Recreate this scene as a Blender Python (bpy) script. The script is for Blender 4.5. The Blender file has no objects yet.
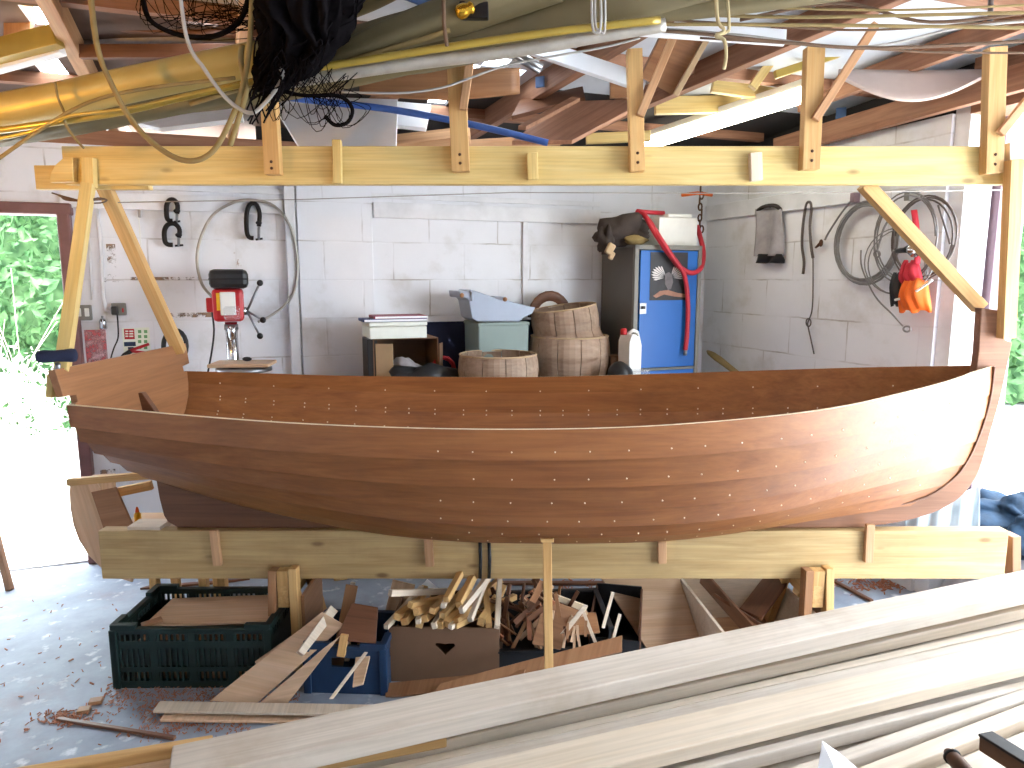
import bpy, bmesh, math, random
from mathutils import Vector, Matrix, Euler
V = Vector
PI = math.pi
rnd = random.Random(7)
SC = bpy.context.scene
COL = SC.collection

# ------------------------------------------------------------------ camera and room geometry
PITCH = math.radians(8.5)
F = 710.0
CAM = V((0, 0, 1.6))
RIGHT = V((1, 0, 0))
UPV = V((0, math.sin(PITCH), math.cos(PITCH)))
FWD = V((0, math.cos(PITCH), -math.sin(PITCH)))
TH = math.radians(20)
U = V((math.cos(TH), math.sin(TH), 0))      # along the back wall, to the right
W = V((-math.sin(TH), math.cos(TH), 0))     # away from the viewer, square to the back wall
CORNER = V((1.41, 5.25, 0))                 # back right corner of the workshop


def ray(px, py):
    return FWD + RIGHT * ((px - 512) / F) - UPV * ((py - 384) / F)


def at(px, py, Y):                          # point of a sight line at distance Y
    d = ray(px, py)
    return CAM + d * (Y / d.y)


def atz(px, py, z=0.0):                     # point of a sight line at height z
    d = ray(px, py)
    return CAM + d * ((z - 1.6) / d.z)


def onplane(px, py, p0, n):
    d = ray(px, py)
    return CAM + d * ((p0 - CAM).dot(n) / d.dot(n))


def onback(px, py, off=0.0):
    return onplane(px, py, CORNER - W * off, W)


def onright(px, py, off=0.0):
    return onplane(px, py, CORNER - U * off, U)


RS = 0.06                                   # roof slope


def roofz(p):                               # underside of the rafters above point p
    q = (CORNER - p).dot(W)
    return 2.38 + RS * q


def onroof(px, py, dz=0.0):
    n = V((RS * W.x, RS * W.y, 1)).normalized()
    p0 = V((CORNER.x, CORNER.y, 2.38 + dz))
    return onplane(px, py, p0, n)


def room(s, q, z=0.0):                      # room frame: s to the left of the corner along the back wall, q out from it
    return CORNER - U * s - W * q + V((0, 0, z))


# ------------------------------------------------------------------ objects
MW = {}


def tag(o, label=None, cat=None, group=None, kind=None):
    if label: o['label'] = label
    if cat: o['category'] = cat
    if group: o['group'] = group
    if kind: o['kind'] = kind
    return o


def place(o, M, parent=None):
    if parent is not None:
        o.parent = parent
        o.matrix_basis = MW[parent.name].inverted() @ M
    else:
        o.matrix_basis = M
    MW[o.name] = M.copy()
    return o


def empty(name, loc=(0, 0, 0), rz=0.0, label=None, cat=None, group=None, parent=None):
    o = bpy.data.objects.new(name, None)
    o.empty_display_size = 0.05
    COL.objects.link(o)
    place(o, Matrix.Translation(V(loc)) @ Matrix.Rotation(rz, 4, 'Z'), parent)
    return tag(o, label, cat, group)


def frame(x, z, o):
    """matrix with X along x, Z near z, origin o"""
    x = V(x).normalized()
    z = V(z)
    y = z.cross(x)
    if y.length < 1e-6:
        y = V((0, 1, 0)).cross(x)
        if y.length < 1e-6: y = V((0, 0, 1)).cross(x)
    y.normalize()
    z = x.cross(y)
    return Matrix(((x.x, y.x, z.x, o[0]), (x.y, y.y, z.y, o[1]), (x.z, y.z, z.z, o[2]), (0, 0, 0, 1)))


class MB:
    """collects geometry, then becomes ONE mesh object"""

    def __init__(self):
        self.v, self.f, self.m, self.sm = [], [], [], []
        self.mi = 0

    def add(self, vs, fs, smooth=False, M=None):
        b = len(self.v)
        for p in vs:
            self.v.append(M @ V(p) if M is not None else V(p))
        for f in fs:
            self.f.append([b + i for i in f]); self.m.append(self.mi); self.sm.append(smooth)
        return self

    def box(self, c, s, M=None, taper=None):
        x, y, z = s[0] / 2, s[1] / 2, s[2] / 2
        t = taper or 1.0
        vs = [(-x, -y, -z), (x, -y, -z), (x, y, -z), (-x, y, -z), (-x * t, -y * t, z), (x * t, -y * t, z), (x * t, y * t, z), (-x * t, y * t, z)]
        vs = [V(p) + V(c) for p in vs]
        return self.add(vs, [(0, 3, 2, 1), (4, 5, 6, 7), (0, 1, 5, 4), (1, 2, 6, 5), (2, 3, 7, 6), (3, 0, 4, 7)], M=M)

    def bar(self, p0, p1, w, t, up=(0, 0, 1)):
        p0, p1 = V(p0), V(p1)
        M = frame(p1 - p0, up, (p0 + p1) / 2)
        return self.box((0, 0, 0), ((p1 - p0).length, w, t), M)

    def tube(self, pts, r, n=8, cap=True, squash=None, closed=False):
        """r: number or list; squash: (ny, nz) factors"""
        pts = [V(p) for p in pts]
        N = len(pts)
        rs = r if isinstance(r, (list, tuple)) else [r] * N
        tang = []
        for i in range(N):
            a = pts[(i - 1) % N] if closed else pts[max(i - 1, 0)]
            b = pts[(i + 1) % N] if closed else pts[min(i + 1, N - 1)]
            d = b - a
            tang.append(d.normalized() if d.length > 1e-9 else V((0, 0, 1)))
        up = V((0, 0, 1)) if abs(tang[0].z) < 0.9 else V((0, 1, 0))
        vs, fs = [], []
        nrm = (up - tang[0] * up.dot(tang[0])).normalized()
        for i in range(N):
            nrm = nrm - tang[i] * nrm.dot(tang[i])
            if nrm.length < 1e-6: nrm = tang[i].orthogonal()
            nrm.normalize()
            bi = tang[i].cross(nrm)
            for k in range(n):
                a = 2 * PI * k / n
                sx, sy = squash or (1, 1)
                vs.append(pts[i] + (nrm * math.cos(a) * sx + bi * math.sin(a) * sy) * rs[i])
        for i in range(N if closed else N - 1):
            j = (i + 1) % N
            for k in range(n):
                l = (k + 1) % n
                fs.append((i * n + k, i * n + l, j * n + l, j * n + k))
        if cap and not closed:
            fs.append(tuple(range(n - 1, -1, -1)))
            fs.append(tuple((N - 1) * n + k for k in range(n)))
        return self.add(vs, fs, smooth=True)

    def lathe(self, prof, n=24, M=None, cap=True, sx=1.0, sy=1.0):
        """prof: (r, z) list"""
        vs, fs = [], []
        for r, z in prof:
            for k in range(n):
                a = 2 * PI * k / n
                vs.append((r * math.cos(a) * sx, r * math.sin(a) * sy, z))
        for i in range(len(prof) - 1):
            for k in range(n):
                l = (k + 1) % n
                fs.append((i * n + k, i * n + l, (i + 1) * n + l, (i + 1) * n + k))
        if cap:
            fs.append(tuple(range(n - 1, -1, -1)))
            fs.append(tuple((len(prof) - 1) * n + k for k in range(n)))
        return self.add(vs, fs, smooth=True, M=M)

    def prism(self, poly, t, M=None):
        """poly in local XY, thickness t centred on Z"""
        n = len(poly)
        vs = [(x, y, -t / 2) for x, y in poly] + [(x, y, t / 2) for x, y in poly]
        fs = [tuple(range(n - 1, -1, -1)), tuple(range(n, 2 * n))]
        fs += [(i, (i + 1) % n, n + (i + 1) % n, n + i) for i in range(n)]
        return self.add(vs, fs, M=M)

    def ball(self, c, r, n=10, sc=(1, 1, 1), M=None):
        vs, fs = [], []
        rows = max(4, n // 2 + 1)
        for i in range(rows + 1):
            th = PI * i / rows
            for k in range(n):
                a = 2 * PI * k / n
                vs.append(V((math.sin(th) * math.cos(a) * r * sc[0], math.sin(th) * math.sin(a) * r * sc[1], math.cos(th) * r * sc[2])) + V(c))
        for i in range(rows):
            for k in range(n):
                l = (k + 1) % n
                fs.append((i * n + k, (i + 1) * n + k, (i + 1) * n + l, i * n + l))
        return self.add(vs, fs, smooth=True, M=M)

    def grid(self, fn, nu, nv, smooth=True, t=0.0):
        """fn(u, v) -> point, u, v in 0..1; t > 0 gives it thickness"""
        P = [[V(fn(i / nu, j / nv)) for j in range(nv + 1)] for i in range(nu + 1)]
        idx = lambda i, j: i * (nv + 1) + j
        vs = [P[i][j] for i in range(nu + 1) for j in range(nv + 1)]
        fs = [(idx(i, j), idx(i + 1, j), idx(i + 1, j + 1), idx(i, j + 1)) for i in range(nu) for j in range(nv)]
        if not t:
            return self.add(vs, fs, smooth)
        N = len(vs)
        ns = []
        for i in range(nu + 1):
            for j in range(nv + 1):
                du = P[min(i + 1, nu)][j] - P[max(i - 1, 0)][j]
                dv = P[i][min(j + 1, nv)] - P[i][max(j - 1, 0)]
                c = du.cross(dv)
                ns.append(c.normalized() if c.length > 1e-12 else V((0, 0, 1)))
        vs2 = [vs[i] - ns[i] * t for i in range(N)]
        fs2 = [tuple(N + k for k in reversed(f)) for f in fs]
        rim = []
        for i in range(nu):
            rim.append((idx(i + 1, 0), idx(i, 0), N + idx(i, 0), N + idx(i + 1, 0)))
            rim.append((idx(i, nv), idx(i + 1, nv), N + idx(i + 1, nv), N + idx(i, nv)))
        for j in range(nv):
            rim.append((idx(0, j), idx(0, j + 1), N + idx(0, j + 1), N + idx(0, j)))
            rim.append((idx(nu, j + 1), idx(nu, j), N + idx(nu, j), N + idx(nu, j + 1)))
        self.add(vs + vs2, fs + fs2, smooth)
        b = len(self.v) - 2 * N
        for f in rim:
            self.f.append([b + i for i in f]); self.m.append(self.mi); self.sm.append(False)
        return self

    def build(self, name, mats, parent=None, origin=None, M=None, bevel=0.0, subsurf=0):
        """vertices are world coordinates, or local ones when M is given"""
        me = bpy.data.meshes.new(name)
        if M is None:
            lo = V((min(p.x for p in self.v), min(p.y for p in self.v), min(p.z for p in self.v)))
            hi = V((max(p.x for p in self.v), max(p.y for p in self.v), max(p.z for p in self.v)))
            o = V(origin) if origin is not None else V(((lo.x + hi.x) / 2, (lo.y + hi.y) / 2, lo.z))
            M = Matrix.Translation(o)
            vs = [tuple(p - o) for p in self.v]
        else:
            vs = [tuple(p) for p in self.v]
        me.from_pydata(vs, [], self.f)
        mats = mats if isinstance(mats, (list, tuple)) else [mats]
        for m in mats: me.materials.append(m)
        me.polygons.foreach_set('material_index', self.m)
        me.polygons.foreach_set('use_smooth', self.sm)
        me.validate()
        me.update()
        o = bpy.data.objects.new(name, me)
        COL.objects.link(o)
        place(o, M, parent)
        if bevel:
            b = o.modifiers.new('bevel', 'BEVEL')
            b.width = bevel; b.segments = 2; b.limit_method = 'ANGLE'; b.angle_limit = math.radians(40)
        if subsurf:
            b = o.modifiers.new('subsurf', 'SUBSURF'); b.levels = subsurf; b.render_levels = subsurf
        return o


def board(name, p0, p1, w, t, mat, up=(0, 0, 1), parent=None, bevel=0.002, label=None, cat=None, group=None, kind=None, bow=0.0):
    """a board from p0 to p1 (ends of its centre line), width w, thickness t along up; built in its own frame so that the grain follows it"""
    p0, p1 = V(p0), V(p1)
    L = (p1 - p0).length
    M = frame(p1 - p0, up, (p0 + p1) / 2)
    mb = MB()
    if bow:
        mb.grid(lambda a, b: ((a - .5) * L, (b - .5) * w, t / 2 + bow * (1 - (2 * a - 1) ** 2)), 12, 1, smooth=False, t=t)
    else:
        mb.box((0, 0, 0), (L, w, t))
    o = mb.build(name, mat, parent, M=M, bevel=bevel)
    return tag(o, label, cat, group, kind)


def smooth(pts, k=6, closed=False):
    """Catmull-Rom through pts"""
    pts = [V(p) for p in pts]
    N = len(pts)
    out = []
    rng = range(N) if closed else range(N - 1)
    for i in rng:
        g = lambda j: pts[j % N] if closed else pts[min(max(j, 0), N - 1)]
        a, b, c, d = g(i - 1), g(i), g(i + 1), g(i + 2)
        for s in range(k):
            t = s / k
            out.append(0.5 * ((2 * b) + (c - a) * t + (2 * a - 5 * b + 4 * c - d) * t * t + (3 * b - a - 3 * c + d) * t ** 3))
    if not closed: out.append(pts[-1])
    return out


def interp(tab, x):
    if x <= tab[0][0]: return tab[0][1]
    for (a, fa), (b, fb) in zip(tab, tab[1:]):
        if x <= b:
            return fa + (fb - fa) * (x - a) / (b - a)
    return tab[-1][1]


def sinterp(tab, x):
    """smooth (Catmull-Rom with uneven knots, Hermite) interpolation"""
    n = len(tab)
    if x <= tab[0][0]: return tab[0][1]
    if x >= tab[-1][0]: return tab[-1][1]
    for i in range(n - 1):
        if x <= tab[i + 1][0]: break
    def slope(j):
        if j == 0: return (tab[1][1] - tab[0][1]) / (tab[1][0] - tab[0][0])
        if j == n - 1: return (tab[-1][1] - tab[-2][1]) / (tab[-1][0] - tab[-2][0])
        return (tab[j + 1][1] - tab[j - 1][1]) / (tab[j + 1][0] - tab[j - 1][0])
    x0, y0 = tab[i]; x1, y1 = tab[i + 1]
    h = x1 - x0; t = (x - x0) / h
    return (2 * t ** 3 - 3 * t ** 2 + 1) * y0 + (t ** 3 - 2 * t ** 2 + t) * h * slope(i) + (-2 * t ** 3 + 3 * t ** 2) * y1 + (t ** 3 - t ** 2) * h * slope(i + 1)


def copy_tree(o, parent=None):
    c = o.copy()
    COL.objects.link(c)
    MW[c.name] = MW[o.name].copy()
    if parent is not None: c.parent = parent
    for ch in list(o.children): copy_tree(ch, c)
    return c


# ------------------------------------------------------------------ materials
def srgb(r, g, b):
    f = lambda c: (c / 255 / 12.92) if c / 255 <= 0.04045 else ((c / 255 + 0.055) / 1.055) ** 2.4
    return (f(r), f(g), f(b), 1)


def newmat(name):
    m = bpy.data.materials.new(name)
    m.use_nodes = True
    nt = m.node_tree
    return m, nt, nt.nodes['Principled BSDF']


def N(nt, typ, **kw):
    n = nt.nodes.new(typ)
    for k, v in kw.items():
        if k in n.inputs: n.inputs[k].default_value = v
        else: setattr(n, k, v)
    return n


def ramp(nt, fac, stops):
    n = nt.nodes.new('ShaderNodeValToRGB')
    el = n.color_ramp.elements
    while len(el) < len(stops): el.new(0.5)
    for e, (p, c) in zip(el, stops):
        e.position = p; e.color = c
    nt.links.new(fac, n.inputs['Fac'])
    return n.outputs['Color']


def mix(nt, fac, a, b, mode='MIX'):
    n = nt.nodes.new('ShaderNodeMix'); n.data_type = 'RGBA'; n.blend_type = mode
    for sock, v in ((n.inputs[0], fac), (n.inputs[6], a), (n.inputs[7], b)):
        if hasattr(v, 'is_output'): nt.links.new(v, sock)
        else: sock.default_value = v
    return n.outputs[2]


def coords(nt, scale=(1, 1, 1), kind='Object', rot=(0, 0, 0)):
    tc = nt.nodes.new('ShaderNodeTexCoord')
    mp = nt.nodes.new('ShaderNodeMapping')
    mp.inputs['Scale'].default_value = scale
    mp.inputs['Rotation'].default_value = rot
    nt.links.new(tc.outputs[kind], mp.inputs['Vector'])
    return mp.outputs['Vector']


def bump(nt, bsdf, height, strength=0.3, dist=0.01):
    b = N(nt, 'ShaderNodeBump', Strength=strength, Distance=dist)
    nt.links.new(height, b.inputs['Height'])
    nt.links.new(b.outputs['Normal'], bsdf.inputs['Normal'])


def wood(name, light, dark, scale=1.0, rough=0.55, knots=0.0, stain=0.0, stain_col=(120, 110, 95), var=0.25, coat=0.0, grain=1.0):
    """grain runs along the object's X axis"""
    m, nt, b = newmat(name)
    L = nt.links.new
    oi = nt.nodes.new('ShaderNodeObjectInfo')
    tc = nt.nodes.new('ShaderNodeTexCoord')
    add = N(nt, 'ShaderNodeVectorMath', operation='ADD')
    cx = nt.nodes.new('ShaderNodeCombineXYZ')
    mul = N(nt, 'ShaderNodeMath', operation='MULTIPLY'); mul.inputs[1].default_value = 37.0
    L(oi.outputs['Random'], mul.inputs[0])
    for k in 'XYZ': L(mul.outputs[0], cx.inputs[k])
    L(tc.outputs['Object'], add.inputs[0]); L(cx.outputs[0], add.inputs[1])
    mp = nt.nodes.new('ShaderNodeMapping'); mp.inputs['Scale'].default_value = (1.2 * scale, 16 * scale, 16 * scale)
    L(add.outputs[0], mp.inputs['Vector'])
    n1 = N(nt, 'ShaderNodeTexNoise', Scale=1.6, Detail=4.0, Roughness=0.6, Distortion=0.7); L(mp.outputs[0], n1.inputs['Vector'])
    mp2 = nt.nodes.new('ShaderNodeMapping'); mp2.inputs['Scale'].default_value = (2.5 * scale, 110 * scale, 110 * scale)
    L(add.outputs[0], mp2.inputs['Vector'])
    n2 = N(nt, 'ShaderNodeTexNoise', Scale=1.2, Detail=3.0); L(mp2.outputs[0], n2.inputs['Vector'])
    col = ramp(nt, n1.outputs['Fac'], [(0.28, srgb(*dark)), (0.68, srgb(*light))])
    col = mix(nt, 0.18 * grain, col, ramp(nt, n2.outputs['Fac'], [(0.35, (0.25, 0.25, 0.25, 1)), (0.65, (1, 1, 1, 1))]), 'MULTIPLY')
    # board to board variation
    vr = ramp(nt, oi.outputs['Random'], [(0.0, (1 - var,) * 3 + (1,)), (1.0, (1, 1, 1, 1))])
    col = mix(nt, 1.0, col, vr, 'MULTIPLY')
    if knots:
        mk = nt.nodes.new('ShaderNodeMapping'); mk.inputs['Scale'].default_value = (3.4, 8.5, 0.3)
        L(add.outputs[0], mk.inputs['Vector'])
        vo = N(nt, 'ShaderNodeTexVoronoi', Scale=1.0, Randomness=1.0); L(mk.outputs[0], vo.inputs['Vector'])
        kf = ramp(nt, vo.outputs['Distance'], [(0.05, (1, 1, 1, 1)), (0.12, (0, 0, 0, 1))])
        mm = N(nt, 'ShaderNodeMath', operation='MULTIPLY'); mm.inputs[1].default_value = knots
        L(kf, mm.inputs[0])
        col = mix(nt, mm.outputs[0], col, srgb(96, 62, 34))
    if stain:
        ns = N(nt, 'ShaderNodeTexNoise', Scale=3.5, Detail=5.0, Roughness=0.65); L(add.outputs[0], ns.inputs['Vector'])
        sf = ramp(nt, ns.outputs['Fac'], [(0.5, (0, 0, 0, 1)), (0.68, (stain,) * 3 + (1,))])
        col = mix(nt, sf, col, srgb(*stain_col))
    L(col, b.inputs['Base Color'])
    b.inputs['Roughness'].default_value = rough
    b.inputs['Specular IOR Level'].default_value = 0.35
    if coat:
        b.inputs['Coat Weight'].default_value = coat; b.inputs['Coat Roughness'].default_value = 0.42
    bump(nt, b, n2.outputs['Fac'], 0.12, 0.003)
    return m


def plain(name, rgb, rough=0.5, metal=0.0, var=0.12, scale=12.0, spec=0.4, bumpy=0.0):
    """a colour with slight mottling"""
    m, nt, b = newmat(name)
    v = coords(nt, (1, 1, 1))
    n = N(nt, 'ShaderNodeTexNoise', Scale=scale, Detail=4.0, Roughness=0.6); nt.links.new(v, n.inputs['Vector'])
    c = srgb(*rgb)
    d = tuple(x * (1 - var * 2) for x in c[:3]) + (1,)
    nt.links.new(ramp(nt, n.outputs['Fac'], [(0.3, d), (0.65, c)]), b.inputs['Base Color'])
    b.inputs['Roughness'].default_value = rough
    b.inputs['Metallic'].default_value = metal
    b.inputs['Specular IOR Level'].default_value = spec
    if bumpy: bump(nt, b, n.outputs['Fac'], bumpy, 0.01)
    return m


def glassy(name, rgb, alpha=0.5, rough=0.1):
    m, nt, b = newmat(name)
    b.inputs['Base Color'].default_value = srgb(*rgb)
    b.inputs['Roughness'].default_value = rough
    b.inputs['Alpha'].default_value = alpha
    return m


def emit(name, rgb, strength):
    m, nt, b = newmat(name)
    b.inputs['Base Color'].default_value = srgb(*rgb)
    b.inputs['Emission Color'].default_value = srgb(*rgb)
    b.inputs['Emission Strength'].default_value = strength
    return m


def blockwall(name, base=(229, 230, 235)):
    """painted concrete block wall; the wall's local X runs along it, Z up"""
    m, nt, b = newmat(name)
    L = nt.links.new
    tc = nt.nodes.new('ShaderNodeTexCoord')
    sp = nt.nodes.new('ShaderNodeSeparateXYZ'); L(tc.outputs['Object'], sp.inputs[0])
    ad = N(nt, 'ShaderNodeMath', operation='ADD'); L(sp.outputs['X'], ad.inputs[0]); L(sp.outputs['Y'], ad.inputs[1])
    cb = nt.nodes.new('ShaderNodeCombineXYZ'); L(ad.outputs[0], cb.inputs['X']); L(sp.outputs['Z'], cb.inputs['Y'])
    nz = N(nt, 'ShaderNodeTexNoise', Scale=9.0, Detail=3.0); L(cb.outputs[0], nz.inputs['Vector'])
    off = nt.nodes.new('ShaderNodeMix'); off.data_type = 'VECTOR'; off.inputs[0].default_value = 0.012
    L(cb.outputs[0], off.inputs[4]); L(nz.outputs['Color'], off.inputs[5])
    br = N(nt, 'ShaderNodeTexBrick', Scale=1.0)
    br.inputs['Mortar Size'].default_value = 0.006
    br.inputs['Mortar Smooth'].default_value = 0.6
    br.inputs['Brick Width'].default_value = 0.45
    br.inputs['Row Height'].default_value = 0.225
    br.inputs['Color1'].default_value = (1, 1, 1, 1); br.inputs['Color2'].default_value = (0.88, 0.88, 0.88, 1); br.inputs['Mortar'].default_value = (0, 0, 0, 1)
    L(off.outputs[1], br.inputs['Vector'])
    n1 = N(nt, 'ShaderNodeTexNoise', Scale=1.7, Detail=6.0, Roughness=0.62); L(cb.outputs[0], n1.inputs['Vector'])
    c = ramp(nt, n1.outputs['Fac'], [(0.30, srgb(base[0] - 34, base[1] - 38, base[2] - 46)), (0.46, srgb(base[0] - 6, base[1] - 6, base[2] - 6)), (0.7, srgb(*base))])
    # mortar joints slightly darker, broken up
    n2 = N(nt, 'ShaderNodeTexNoise', Scale=4.0, Detail=4.0); L(cb.outputs[0], n2.inputs['Vector'])
    mf = N(nt, 'ShaderNodeMath', operation='MULTIPLY')
    L(br.outputs['Fac'], mf.inputs[0]); L(ramp(nt, n2.outputs['Fac'], [(0.47, (0.04, 0.04, 0.04, 1)), (0.68, (0.6, 0.6, 0.6, 1))]), mf.inputs[1])
    c = mix(nt, mf.outputs[0], c, srgb(128, 112, 98))
    # flaked brown patches
    n3 = N(nt, 'ShaderNodeTexNoise', Scale=2.6, Detail=7.0, Roughness=0.72); L(cb.outputs[0], n3.inputs['Vector'])
    pf = ramp(nt, n3.outputs['Fac'], [(0.695, (0, 0, 0, 1)), (0.71, (0.75, 0.75, 0.75, 1))])
    c = mix(nt, pf, c, srgb(150, 118, 98))
    L(c, b.inputs['Base Color'])
    b.inputs['Roughness'].default_value = 0.75
    hm = N(nt, 'ShaderNodeMath', operation='SUBTRACT'); L(n3.outputs['Fac'], hm.inputs[0]); L(br.outputs['Fac'], hm.inputs[1])
    bump(nt, b, hm.outputs[0], 0.22, 0.005)
    return m


def concrete(name, a=(150, 156, 164), c=(205, 210, 216), dust=0.0):
    m, nt, b = newmat(name)
    L = nt.links.new
    v = coords(nt)
    n1 = N(nt, 'ShaderNodeTexNoise', Scale=1.6, Detail=7.0, Roughness=0.65); L(v, n1.inputs['Vector'])
    col = ramp(nt, n1.outputs['Fac'], [(0.35, srgb(*a)), (0.65, srgb(*c))])
    n2 = N(nt, 'ShaderNodeTexNoise', Scale=14.0, Detail=5.0); L(v, n2.inputs['Vector'])
    col = mix(nt, ramp(nt, n2.outputs['Fac'], [(0.6, (0, 0, 0, 1)), (0.72, (0.6, 0.6, 0.6, 1))]), col, srgb(226, 228, 232))
    if dust:
        n3 = N(nt, 'ShaderNodeTexNoise', Scale=2.2, Detail=8.0, Roughness=0.7); L(v, n3.inputs['Vector'])
        col = mix(nt, ramp(nt, n3.outputs['Fac'], [(0.53, (0, 0, 0, 1)), (0.66, (dust,) * 3 + (1,))]), col, srgb(140, 92, 62))
    L(col, b.inputs['Base Color'])
    b.inputs['Roughness'].default_value = 0.6
    bump(nt, b, n2.outputs['Fac'], 0.15, 0.004)
    return m


M_ = {}
M_['mahogany'] = wood('mahogany_ply', (162, 104, 58), (134, 80, 42), 0.8, 0.44, stain=0.25, stain_col=(104, 66, 42), var=0.16, coat=0.15)
M_['mahogany_dark'] = wood('dark_mahogany', (124, 82, 56), (98, 63, 43), 1.0, 0.42, var=0.1, coat=0.1)
M_['rivet'] = plain('rivet_dot', (236, 214, 186), 0.4)
M_['pine_yellow'] = wood('yellow_pine', (224, 200, 138), (204, 172, 104), 1.0, 0.5, knots=0.55, var=0.04)
M_['pine'] = wood('pine', (226, 186, 126), (200, 152, 92), 1.0, 0.55, knots=0.4, var=0.16)
M_['pine_stain'] = wood('stained_pine', (198, 170, 120), (170, 138, 90), 1.0, 0.6, knots=0.7, stain=0.35, stain_col=(150, 122, 84), var=0.05)
M_['pine_pale'] = wood('pale_pine', (233, 217, 196), (218, 198, 172), 1.0, 0.55, knots=0.1, stain=0.12, var=0.16)
M_['pine_grey'] = wood('weathered_board', (213, 201, 187), (192, 178, 162), 1.0, 0.65, knots=0.35, stain=0.5, stain_col=(160, 142, 120), var=0.05)
M_['rafter'] = wood('rafter_timber', (176, 130, 102), (140, 96, 72), 1.0, 0.65, knots=0.3, stain=0.3, stain_col=(120, 78, 58), var=0.2)
M_['rafter_pale'] = wood('rafter_pale_timber', (214, 170, 128), (180, 132, 92), 1.0, 0.6, knots=0.3, var=0.15)
M_['ply'] = wood('brown_ply', (176, 130, 92), (150, 104, 70), 0.7, 0.5, var=0.2)
M_['ply_pale'] = wood('pale_ply', (226, 194, 162), (204, 166, 130), 0.7, 0.55, var=0.18)
M_['ply_dark'] = wood('dark_ply', (126, 84, 60), (96, 60, 42), 0.8, 0.5, var=0.2)
M_['ply_edge'] = plain('ply_edge', (232, 214, 184), 0.6)
M_['white_board'] = plain('white_board', (240, 242, 246), 0.6, var=0.06, scale=3)
M_['wallpaint'] = blockwall('painted_blockwork')
M_['whitewood'] = plain('white_painted_timber', (228, 228, 231), 0.6, var=0.1, scale=5)
M_['concrete'] = concrete('workshop_concrete', (116, 126, 140), (158, 168, 182), dust=0.25)
M_['ground'] = concrete('yard_concrete', (196, 194, 190), (224, 222, 218))
M_['doorframe'] = plain('brown_frame_paint', (122, 84, 82), 0.5, var=0.1)
M_['post_purple'] = plain('post_paint', (134, 112, 122), 0.6, var=0.08)
M_['black'] = plain('black_plastic', (30, 30, 33), 0.45)
M_['black_iron'] = plain('black_iron', (38, 35, 36), 0.5, 0.6)
M_['chrome'] = plain('chrome', (200, 202, 206), 0.18, 1.0, var=0.03)
M_['steel'] = plain('steel', (150, 152, 156), 0.35, 0.9)
M_['red'] = plain('red_enamel', (188, 34, 42), 0.4)
M_['red_hose'] = plain('red_hose', (186, 44, 58), 0.4, var=0.05)
M_['navy'] = plain('navy_cloth', (34, 40, 66), 0.85, bumpy=0.4)
M_['blue_door'] = plain('blue_enamel', (24, 98, 178), 0.4, var=0.04, scale=3)
M_['locker_grey'] = plain('grey_enamel', (128, 126, 120), 0.5, var=0.06, scale=4)
M_['locker_side'] = plain('grey_brown_enamel', (98, 92, 84), 0.5, var=0.06, scale=4)
M_['green_crate'] = plain('dark_green_plastic', (16, 38, 36), 0.42)
M_['blue_crate'] = plain('blue_plastic', (28, 54, 86), 0.4)
M_['cardboard'] = plain('cardboard', (120, 90, 68), 0.8, var=0.07, scale=5)
M_['cardboard_pale'] = plain('pale_cardboard', (184, 158, 124), 0.8, var=0.08, scale=5)
M_['poly'] = plain('white_foam', (226, 230, 222), 0.7, var=0.03)
M_['grey_blue'] = plain('grey_blue_moulding', (158, 168, 186), 0.45, var=0.05, scale=4)
M_['grey_green'] = plain('grey_green_plastic', (134, 150, 146), 0.5, var=0.05, scale=4)
M_['leather'] = wood('worn_timber_stave', (176, 152, 132), (142, 114, 94), 0.6, 0.7, stain=0.3, var=0.1)
M_['white_plastic'] = plain('white_plastic', (226, 226, 222), 0.4, var=0.04)
M_['fabric_dark'] = plain('dark_cloth', (70, 60, 56), 0.9, var=0.25, bumpy=0.5)
M_['fabric_grey'] = plain('grey_cloth', (172, 168, 172), 0.9, var=0.15, bumpy=0.4)
M_['orange'] = plain('orange_cloth', (240, 110, 30), 0.7, var=0.15, scale=8, bumpy=0.3)
M_['red_cloth'] = plain('red_cloth', (200, 44, 60), 0.7, var=0.12)
M_['wire'] = plain('grey_wire_rope', (138, 136, 136), 0.45, 0.5)
M_['wire_dark'] = plain('dark_wire', (96, 88, 86), 0.55, 0.2)
M_['rope'] = plain('hemp_rope', (178, 160, 120), 0.85)
M_['rope_olive'] = plain('olive_rope', (136, 116, 74), 0.85)
M_['rope_brown'] = plain('brown_cord', (104, 80, 62), 0.85)
M_['rope_grey'] = plain('grey_rope', (168, 164, 160), 0.85)
M_['gold'] = plain('gold_varnish', (172, 146, 62), 0.28, 0.25, var=0.12, scale=5, spec=0.6)
M_['olive_sail'] = plain('olive_canvas', (108, 96, 66), 0.6, var=0.14, scale=4, bumpy=0.25)
M_['warm_lit_cover'] = plain('warm_lit_cover', (180, 158, 92), 0.4, 0.15, var=0.1, scale=4)  # yellow light on the canvas is put into this base colour
M_['grey_alu'] = plain('grey_spar', (176, 170, 160), 0.35, 0.4)
M_['net'] = plain('black_netting', (20, 18, 20), 1.0, spec=0.0)
M_['blue_pipe'] = plain('blue_pipe', (64, 104, 188), 0.4)
M_['blue_tape'] = plain('blue_plate', (82, 112, 158), 0.5, var=0.15)
M_['tube_light'] = emit('fluorescent_diffuser', (255, 250, 226), 13.0)
M_['fitting'] = plain('white_fitting', (232, 230, 222), 0.4, var=0.03)
M_['brass'] = plain('brass', (210, 160, 50), 0.25, 0.9)
M_['clear'] = glassy('clear_plastic', (214, 220, 226), 0.22, 0.15)
M_['sheet_plastic'] = glassy('thin_plastic_sheet', (206, 222, 232), 0.6, 0.3)
M_['paper'] = plain('paper', (240, 242, 246), 0.7, var=0.02)
M_['rust'] = plain('rusty_iron', (92, 62, 44), 0.6, 0.4, var=0.25)
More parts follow.
